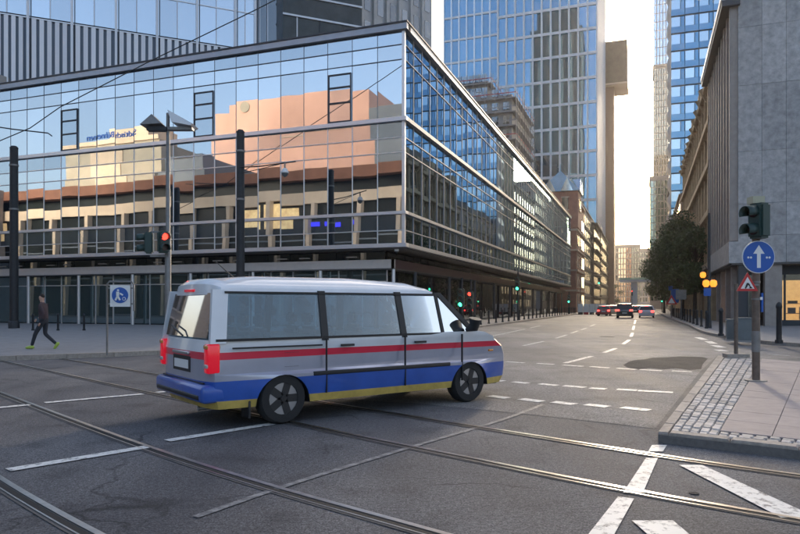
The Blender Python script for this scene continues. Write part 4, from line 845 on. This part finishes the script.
for k in range(5): box('panel', bar, 'sign_white', (-2.2+k*.9, -.1, .35), (-1.4+k*.9, .1, 1.7)); box('foot', bar, 'sign_red' if k % 2 else 'black', (-2.15+k*.9, -.2, 0), (-1.45+k*.9, .2, .34))
# ------------------------------------------------------------------ cars
def wheel(p, c, r, w_, side):
    bm = bmesh.new(); prof = [(r*.62, -w_/2), (r*.92, -w_/2), (r, -w_*.3), (r, w_*.3), (r*.92, w_/2), (r*.62, w_/2)]; N = 22; rg = []
    for k in range(N):
        a = 2*math.pi*k/N; rg.append([bm.verts.new((math.cos(a)*q[0], q[1], math.sin(a)*q[0])) for q in prof])
    for k in range(N):
        for i in range(len(prof)): a, b = rg[k], rg[(k+1) % N]; j = (i+1) % len(prof); bm.faces.new((a[i], a[j], b[j], b[i]))
    t = bmobj('wheel', p, 'rubber', bm, 50); t.location = c
    rim = disc('rim', t, 'alloy', (0, side*w_*.18, 0), r*.63, w_*.5, 'y', 20); disc('hub', t, 'trim_black', (0, side*w_*.44, 0), r*.12, .03, 'y', 10)
    for k in range(5): o = box('spoke_gap', t, 'trim_black', (-.045*r/.3, -.004, -.09*r/.3), (.045*r/.3, .004, .09*r/.3)); a = 2*math.pi*k/5; o.location = (math.cos(a)*r*.4, side*w_*.435, math.sin(a)*r*.4); o.rotation_euler = (0, -a+math.pi/2, 0)
    return t
def rbox(name, p, m, lo, hi, bv=.03):
    bm = bmesh.new(); bm_box(bm, lo, hi); bmesh.ops.bevel(bm, geom=bm.edges[:], offset=bv, segments=3, affect='EDGES', profile=.5); return bmobj(name, p, m, bm, 50)
def loft_body(name, p, m, prof, wfun, zcuts, bevel=.05, matfun=None, zfun=None, xfun=None):
    """side outline (x,z) extruded over the width, rounded, sliced so that it can bulge"""
    bm = bmesh.new(); a = [bm.verts.new((x_, -1, z_)) for x_, z_ in prof]; f = bm.faces.new(a)
    e = bmesh.ops.extrude_face_region(bm, geom=[f]); nv = [v for v in e['geom'] if isinstance(v, bmesh.types.BMVert)]; bmesh.ops.translate(bm, vec=(0, 2, 0), verts=nv)
    for z in zcuts: bmesh.ops.bisect_plane(bm, geom=bm.verts[:]+bm.edges[:]+bm.faces[:], plane_co=(0, 0, z), plane_no=(0, 0, 1))
    for y_ in (-.985, -.95, -.88, -.78, -.6, -.3, 0, .3, .6, .78, .88, .95, .985): bmesh.ops.bisect_plane(bm, geom=bm.verts[:]+bm.edges[:]+bm.faces[:], plane_co=(0, y_, 0), plane_no=(0, 1, 0))
    for v in bm.verts:
        x_, y_, z_ = v.co
        v.co.y = wfun(x_, y_, z_)
        if zfun: v.co.z = zfun(x_, y_, z_)
        if xfun: v.co.x = xfun(x_, y_, z_)
    bmesh.ops.triangulate(bm, faces=[f for f in bm.faces if len(f.verts) > 4], ngon_method='EAR_CLIP')
    if matfun:
        bm.normal_update()
        for f in bm.faces: f.material_index = matfun(f.calc_center_median(), f.normal)
    return bmobj(name, p, m, bm, 35)
def arch(cx, r, z0, n=9): return [(cx-r*math.cos(math.pi*k/n), z0+r*math.sin(math.pi*k/n)) for k in range(n+1)]
# --- the minibus crossing the junction
vA, vB = Vector((-2.27, 7.96, 0)), Vector((2.05, 11.2, 0)); vd = (vB-vA).normalized(); vn = Vector((-vd.y, vd.x, 0))
VW = .95
van = thing('minibus', 'low silver and blue minibus with white roof, painted red tail-light trail and yellow sill', 'minibus', vA+vn*VW, math.atan2(vd.y, vd.x))
LV = 5.4; zb_ = .26
prof = [(0.02, .42), (.06, .26)]+[(.62, zb_)]+arch(1.0, .38, zb_, 14)[1:-1]+[(1.38, zb_), (3.85, zb_)]+arch(4.23, .38, zb_, 14)[1:-1]+[(4.61, zb_), (5.28, .26), (5.38, .36), (5.4, .55), (5.38, .72), (5.30, .86), (5.1, .97), (4.55, 1.10), (4.42, 1.12), (.03, 1.10), (.0, .95), (0, .6)]
def wf(x_, y_, z_):
    s = 1 if y_ > 0 else -1; w_ = VW*(1-.05*((z_-.75)/.5)**2)
    ex = max(0, x_-4.7)/.7; w_ *= 1-.16*ex**2; er = max(0, .35-x_)/.35; w_ *= 1-.05*er**2
    return y_*w_
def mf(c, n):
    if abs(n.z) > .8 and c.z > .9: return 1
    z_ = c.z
    return 3 if z_ < .36 else (2 if z_ < .60 else (1 if z_ < .86 else (4 if z_ < .95 else 0)))  # red band paints the tail-light trail onto the body
loft_body('body', van, ['van_white', 'van_silver', 'van_blue', 'van_yellow', 'van_red_trail'], prof, wf, [.31, .36, .42, .5, .60, .68, .77, .86, .95, 1.03], matfun=mf, xfun=lambda x_, y_, z_: x_+(.09*abs(y_)**6 if x_ < .3 else 0)-(.30*abs(y_)**4 if x_ > 5.05 else (.12*abs(y_)**4 if x_ > 4.8 else 0)))
rprof = [(.10, 1.66), (.12, 1.80), (.22, 1.87), (.8, 1.915), (2.2, 1.925), (3.2, 1.88), (3.65, 1.80), (3.82, 1.72), (3.7, 1.68)]
def wr(x_, y_, z_):
    hw_ = .80-.03*max(0, x_-3)/.8; t = (z_-1.66)/.27; return y_*hw_*(1-.13*max(0, t)**2)
loft_body('roof', van, 'van_white', rprof, wr, [1.72, 1.78, 1.83, 1.87, 1.90], zfun=lambda x_, y_, z_: z_-.10*abs(y_)**5*max(0, (z_-1.66)/.27), xfun=lambda x_, y_, z_: x_+(.10*abs(y_)**4 if x_ < .5 else 0)-(.14*abs(y_)**3 if x_ > 3.3 else 0))
def sidept(x_, z_, sgn, off=0): t = (z_-1.08)/.62; return Vector((x_, sgn*(.915-.105*t+off), z_))
def pillar(x0, x1, wd, sgn): 
    a = [sidept(x0-wd/2, 1.06, sgn), sidept(x0+wd/2, 1.06, sgn), sidept(x1+wd/2, 1.72, sgn), sidept(x1-wd/2, 1.72, sgn)]; i_ = Vector((0, -sgn*.06, 0)); v = a+[q+i_ for q in a]
    mesh('pillar', van, 'van_white' if wd > .13 else 'trim_black', v, [(0, 1, 2, 3), (7, 6, 5, 4), (0, 4, 5, 1), (1, 5, 6, 2), (2, 6, 7, 3), (3, 7, 4, 0)])
def glassq(name, q): 
    n_ = (q[1]-q[0]).cross(q[3]-q[0]).normalized()*.004
    return mesh(name, van, 'van_glass', q+[x_+n_ for x_ in q], [(0, 1, 2, 3), (7, 6, 5, 4), (0, 4, 5, 1), (1, 5, 6, 2), (2, 6, 7, 3), (3, 7, 4, 0)])
for sgn in (-1, 1):
    pillar(.13, .2, .2, sgn); pillar(1.62, 1.62, .1, sgn); pillar(2.95, 2.9, .1, sgn); pillar(4.38, 3.66, .11, sgn); pillar(3.7, 3.62, .05, sgn)
    for a0, a1, b0, b1 in ((.22, .29, 1.58, 1.58), (1.66, 1.66, 2.91, 2.86), (2.99, 2.94, 3.68, 3.6)):
        glassq('side_window', [sidept(a0, 1.1, sgn, -.02), sidept(b0, 1.1, sgn, -.02), sidept(b1, 1.69, sgn, -.02), sidept(a1, 1.69, sgn, -.02)])
    glassq('quarter_window', [sidept(3.72, 1.1, sgn, -.02), sidept(4.3, 1.1, sgn, -.02), sidept(3.75, 1.6, sgn, -.02), sidept(3.66, 1.66, sgn, -.02)])
glassq('windscreen', [Vector((4.42, .8, 1.12)), Vector((4.42, -.8, 1.12)), Vector((3.78, -.72, 1.7)), Vector((3.78, .72, 1.7))]); glassq('rear_window', [Vector((.05, -.78, 1.12)), Vector((.05, .78, 1.12)), Vector((.13, .7, 1.68)), Vector((.13, -.7, 1.68))])
box('belt_trim', van, 'trim_black', (.1, -.918, 1.085), (4.3, -.88, 1.115)); box('belt_trim', van, 'trim_black', (.1, .88, 1.085), (4.3, .918, 1.115))
box('floor_pan', van, 'trim_black', (.2, -.78, .24), (4.95, .78, .3))
for x_ in (1.0, 4.23):
    for sgn in (-1, 1):
        wheel(van, (x_, sgn*.81, .33), .33, .22, sgn)
        bm = bmesh.new(); vv = []
        for k in range(13): a = math.pi*k/12; vv.append((bm.verts.new((x_-.377*math.cos(a), sgn*.925, .26+.377*math.sin(a))), bm.verts.new((x_-.377*math.cos(a), sgn*.55, .26+.377*math.sin(a)))))
        for a, b in zip(vv, vv[1:]): bm.faces.new((a[0], b[0], b[1], a[1]))
        bmobj('wheel_arch', van, 'trim_black', bm, 60)
for sgn in (-1, 1):
    rbox('tail_light', van, 'tail_red', (-.005, sgn*.845-.065, .70), (.16, sgn*.845+.065, 1.06), .025)
    rbox('head_light', van, 'sign_white', (4.9, sgn*.62-.13, .76), (5.13, sgn*.62+.13, .89), .05); tube('mirror', van, 'trim_black', [(4.15, sgn*.93, 1.14), (4.18, sgn*1.06, 1.18), (4.18, sgn*1.1, 1.32)], [.03, .08, .1], 10)
    for x_ in (1.62, 2.94, 4.05): box('door_seam', van, 'trim_black', (x_-.006, sgn*.94-.012, .36), (x_+.006, sgn*.94+.0135, 1.08)).scale.y = .03
    for x_ in (1.85, 3.12): box('door_handle', van, 'trim_black', (x_, sgn*.945-.02, .97), (x_+.2, sgn*.945+.02, 1.0))
    box('slide_rail', van, 'trim_black', (.3, sgn*.945-.012, .99), (1.55, sgn*.945+.012, 1.01)); box('window_head_trim', van, 'trim_black', (.25, sgn*.815-.012, 1.675), (3.6, sgn*.815+.012, 1.70))
rbox('rear_bumper', van, 'van_blue', (-.07, -.9, .34), (.25, .9, .56), .06); box('number_plate', van, 'sign_white', (-.012, -.26, .72), (.03, .26, .83)); box('plate_recess', van, 'trim_black', (-.006, -.32, .68), (.03, .32, .88))
box('tailgate_seam', van, 'trim_black', (-.004, -.76, .57), (.02, .76, .582)); rbox('tailgate_handle', van, 'alloy', (-.03, -.3, .9), (.02, .3, .94), .012)
tube('rear_wiper', van, 'trim_black', [(.02, .02, 1.13), (.0, .2, 1.2), (.02, .46, 1.26)], .012, 6); rbox('high_brake_light', van, 'tail_red', (.09, -.18, 1.70), (.13, .18, 1.735), .008)
rbox('bumper_insert', van, 'trim_black', (-.085, -.8, .38), (.1, .8, .44), .02); tube('antenna', van, 'trim_black', [(.7, 0, 1.91), (.45, 0, 2.12)], [.012, .005], 6)
rbox('side_moulding', van, 'trim_black', (1.42, -.958, .60), (3.8, -.93, .655), .01); box('fuel_flap', van, 'trim_black', (1.0, -.9525, .74), (1.2, -.94, .742)); box('fuel_flap', van, 'trim_black', (1.0, -.9525, .92), (1.2, -.94, .922))
for sgn in (-1, 1):
    rbox('tail_lens_clear', van, 'lens_clear', (-.012, sgn*.845-.06, .76), (.165, sgn*.845+.06, .82), .02); rbox('tail_lens_amber', van, 'lens_amber', (-.012, sgn*.845-.06, .99), (.165, sgn*.845+.068, 1.05), .02); rbox('mud_flap', van, 'trim_black', (.52, sgn*.8-.12, .12), (.55, sgn*.8+.12, .34), .01); rbox('side_marker', van, 'lens_amber', (4.62, sgn*.935-.012, .79), (4.72, sgn*.935+.012, .82), .005)
tube('exhaust', van, 'alloy', [(.5, -.3, .22), (.1, -.3, .21)], .03, 10); box('front_grille', van, 'trim_black', (5.2, -.42, .5), (5.392, .42, .64))
for x_ in (.9, 1.9, 3.0):
    for y_ in (-.5, 0, .5):
        if x_ == 3.0 and y_ == 0: continue
        st_ = box('seat', van, 'seat_cloth', (x_, y_-.22, .55), (x_+.48, y_+.22, .72)); 
        bm = bmesh.new(); bm_box(bm, (x_-.1, y_-.21, .68), (x_+.04, y_+.21, 1.22)); bmesh.ops.bevel(bm, geom=bm.edges[:], offset=.05, segments=2, affect='EDGES'); bmobj('seat_back', van, 'seat_cloth', bm, 50)
        bm = bmesh.new(); bm_box(bm, (x_-.1, y_-.12, 1.24), (x_, y_+.12, 1.42)); bmesh.ops.bevel(bm, geom=bm.edges[:], offset=.04, segments=2, affect='EDGES'); bmobj('head_rest', van, 'seat_cloth', bm, 50)
tube('steering_wheel', van, 'trim_black', [(3.75+.07*math.cos(a), .45+.19*math.sin(a), 1.08+.17*math.cos(a)) for a in lin(0, 6.283, 16)], .016, 6); box('dashboard', van, 'trim_black', (3.9, -.8, .9), (4.4, .8, 1.1))
# --- cars in the street
def car(name, label, s, t, m, L_, Wd, H_, suv=False, lit=True, cat='car', rz=0, sign=False):
    c = thing(name, label, cat, W(s, t, .004), ANG+math.pi/2+rz, 'cars driving down the street'); hw_ = Wd/2; zb = .22; zbelt = H_*.62
    rr = .31 if not suv else .36
    tail = .0 if suv else .0
    pf = [(0, .45), (.04, zb)]+[(.55, zb)]+arch(.85, .33, zb, 7)[1:-1]+[(1.2, zb), (L_-1.2, zb)]+arch(L_-.88, .33, zb, 7)[1:-1]+[(L_-.5, zb), (L_-.05, zb+.05), (L_, .5), (L_-.1, .68), (L_-1.2, zbelt), (.1, zbelt), (0, zbelt-.15)]
    def w2(x_, y_, z_): return y_*hw_*(1-.06*((z_-.6)/.4)**2)*(1-.1*(max(0, x_-L_+.7)/.7)**2)*(1-.06*(max(0, .4-x_)/.4)**2)
    loft_body('body', c, m, pf, w2, [.35, .5, .65, .78])
    gx0, gx1, rx0, rx1 = (.12, L_-1.25, .35, L_-2.1) if suv else (.35, L_-1.2, .95, L_-2.1)
    gp = [(gx0, zbelt-.01), (gx1, zbelt-.01), (rx1, H_-.06), ((rx0+rx1)/2, H_), (rx0, H_-.05)]
    def w3(x_, y_, z_): return y_*(hw_*.94-(z_-zbelt)/(H_-zbelt)*hw_*.2)
    loft_body('cabin', c, ['car_glass', m], gp, w3, [H_-.12], matfun=lambda q, n_: 1 if q.z > H_-.12 else 0)
    for sgn in (-1, 1):
        for x_ in (.85, L_-.88): wheel(c, (x_, sgn*(hw_-.12), rr), rr, .2, sgn)
        box('tail_light', c, 'tail_bright' if lit else 'tail_red', (-.03, sgn*hw_*.76-.16, zbelt-.26), (.12, sgn*hw_*.76+.16, zbelt-.06)); tube('mirror', c, m, [(L_-1.5, sgn*hw_*.92, zbelt+.03), (L_-1.5, sgn*(hw_+.12), zbelt+.1)], [.04, .09], 8)
        a = Vector((gx0, sgn*w3(0, 1, zbelt), zbelt)); b = Vector((rx0, sgn*w3(0, 1, H_-.05), H_-.05)); tube('rear_pillar', c, m, [a, b], .06, 6)
    box('number_plate', c, 'sign_white', (-.025, -.26, .55), (.02, .26, .66)); box('rear_bumper', c, m, (-.07, -hw_*.92, .3), (.1, hw_*.92, .48)); box('brake_light', c, 'tail_bright' if lit else 'tail_red', (rx0-.06, -.2, H_-.1), (rx0+.04, .2, H_-.06))
    if sign: box('roof_sign', c, 'sign_white', (L_*.45, -.3, H_-.01), (L_*.45+.14, .3, H_+.14))
    return c
def car_at(px, py): q = G(px, py); return q.dot(D1), q.dot(RT)
s_, t_ = car_at(646.5, 317.9); car('white_car', 'white hatchback in the right lane', s_, t_, 'car_white', 4.3, 1.78, 1.48)
s_, t_ = car_at(624.5, 318.2); car('black_car', 'black taxi van with lit roof sign in the middle lane', s_, t_, 'car_black', 4.6, 1.9, 1.72, True, sign=True)
s_, t_ = car_at(611.5, 315.8); car('cream_car', 'cream estate car left of the black car', s_, t_, 'car_cream', 4.6, 1.8, 1.5, True, sign=True)
s_, t_ = car_at(603.5, 316.0); car('dark_red_car', 'dark red car at the left of the queue', s_, t_, 'car_red', 4.4, 1.8, 1.45)
s_, t_ = car_at(635.5, 314.2); car('far_red_car', 'dark car with bright tail lights between black and white cars', s_, t_, 'car_black', 4.4, 1.8, 1.45)
s_, t_ = car_at(642, 312.5); car('far_white_car', 'distant pale car ahead of the white hatchback', s_, t_, 'car_white', 4.4, 1.8, 1.45); s_, t_ = car_at(617, 313.3); car('far_black_car', 'distant dark car ahead of the cream one', s_, t_, 'car_black', 4.4, 1.8, 1.5)
# ------------------------------------------------------------------ walking person on the left pavement
qp = G(44, 349, .12); pr = thing('person', 'person in dark trousers and neon shoes striding left on the pavement', 'person', (qp.x, qp.y, .12), R(180))
# facing +x locally, strides; height 1.75
def skin(name, p, m, pts, edges, rads, root=0, matfun=None, sub=2):
    me = bpy.data.meshes.new(name); me.from_pydata(pts, edges, []); o = bpy.data.objects.new(name, me); C.objects.link(o)
    sk = o.modifiers.new('s', 'SKIN'); o.modifiers.new('u', 'SUBSURF').levels = sub
    for i, v in enumerate(me.skin_vertices[0].data): v.radius = rads[i] if isinstance(rads[i], tuple) else (rads[i], rads[i]); v.use_root = i == root
    bpy.context.view_layer.update(); em = bpy.data.meshes.new_from_object(o.evaluated_get(bpy.context.evaluated_depsgraph_get())); bpy.data.objects.remove(o)
    em.materials.clear()
    for x_ in m: em.materials.append(MATS[x_])
    for f in em.polygons:
        f.use_smooth = True
        if matfun: f.material_index = matfun(f.center)
    r_ = bpy.data.objects.new(name, em); C.objects.link(r_); r_.parent = p; return r_
pts = [(0, 0, .92), (.02, 0, 1.12), (.04, 0, 1.34), (.05, 0, 1.47), (.06, 0, 1.54), (.08, 0, 1.64), (.085, 0, 1.72),
       (0, .1, .88), (.22, .1, .5), (.34, .1, .1), (0, -.1, .88), (.02, -.1, .48), (-.34, -.1, .16),
       (.04, .19, 1.40), (-.12, .24, 1.13), (-.02, .23, .9), (.04, -.19, 1.40), (.10, -.25, 1.12), (.3, -.22, .98)]
ed = [(0, 1), (1, 2), (2, 3), (3, 4), (4, 5), (5, 6), (0, 7), (7, 8), (8, 9), (0, 10), (10, 11), (11, 12), (2, 13), (13, 14), (14, 15), (2, 16), (16, 17), (17, 18)]
rd = [(.13, .15), (.12, .14), (.13, .17), .075, .055, .095, .07, .095, .065, .05, .095, .065, .05, .07, .05, .04, .07, .05, .04]
skin('body', pr, ['cloth_dark', 'cloth_red', 'skin'], pts, ed, rd, matfun=lambda c: 2 if c.z > 1.5 else (1 if c.z > .98 and not (c.x > .22 or abs(c.y) > .3) else (2 if (c.x > .22 and c.z > .9) else 0)))
skin('hair', pr, ['hair'], [(.03, 0, 1.62), (.05, 0, 1.72), (.12, 0, 1.755)], [(0, 1), (1, 2)], [.075, .085, .04])
for x_, y_, z_, a in ((.36, .1, .05, 0), (-.37, -.1, .12, -50)):
    bm = bmesh.new(); bm_tube(bm, [(-.1, 0, 0), (-.06, 0, .015), (.05, 0, .01), (.14, 0, -.005), (.18, 0, -.01)], [.02, .055, .05, .04, .015], 10); o = bmobj('shoe', pr, 'neon_shoe', bm, 60); o.location = (x_, y_, z_); o.rotation_euler = (0, R(-a), 0)
for y_, x_, z_ in ((.23, -.0, .84), (-.22, .36, .96)):
    h_ = skin('hand', pr, ['skin'], [(x_, y_, z_), (x_+.03, y_, z_-.05), (x_+.05, y_-.02, z_-.1), (x_+.05, y_, z_-.11), (x_+.05, y_+.02, z_-.1), (x_+.045, y_+.035, z_-.085), (x_+.07, y_, z_-.06)], [(0, 1), (1, 2), (1, 3), (1, 4), (1, 5), (1, 6)], [.03, .032, .01, .01, .01, .009, .011], sub=1)

# ------------------------------------------------------------------ thin haze that lets the far end of the street glow
hm = bpy.data.materials.new('haze'); hm.use_nodes = True; hn = hm.node_tree.nodes; hn.remove(hn['Principled BSDF'])
pvn = hn.new('ShaderNodeVolumePrincipled'); pvn.inputs['Color'].default_value = (1, .96, .91, 1); pvn.inputs['Density'].default_value = .00017; pvn.inputs['Anisotropy'].default_value = .72
hm.node_tree.links.new(pvn.outputs[0], hn['Material Output'].inputs['Volume']); MATS['haze'] = hm
bm = bmesh.new(); bm_box(bm, (-2600, -2600, -1), (2600, 2600, 305)); tag(bmobj('haze', None, 'haze', bm), kind='stuff')
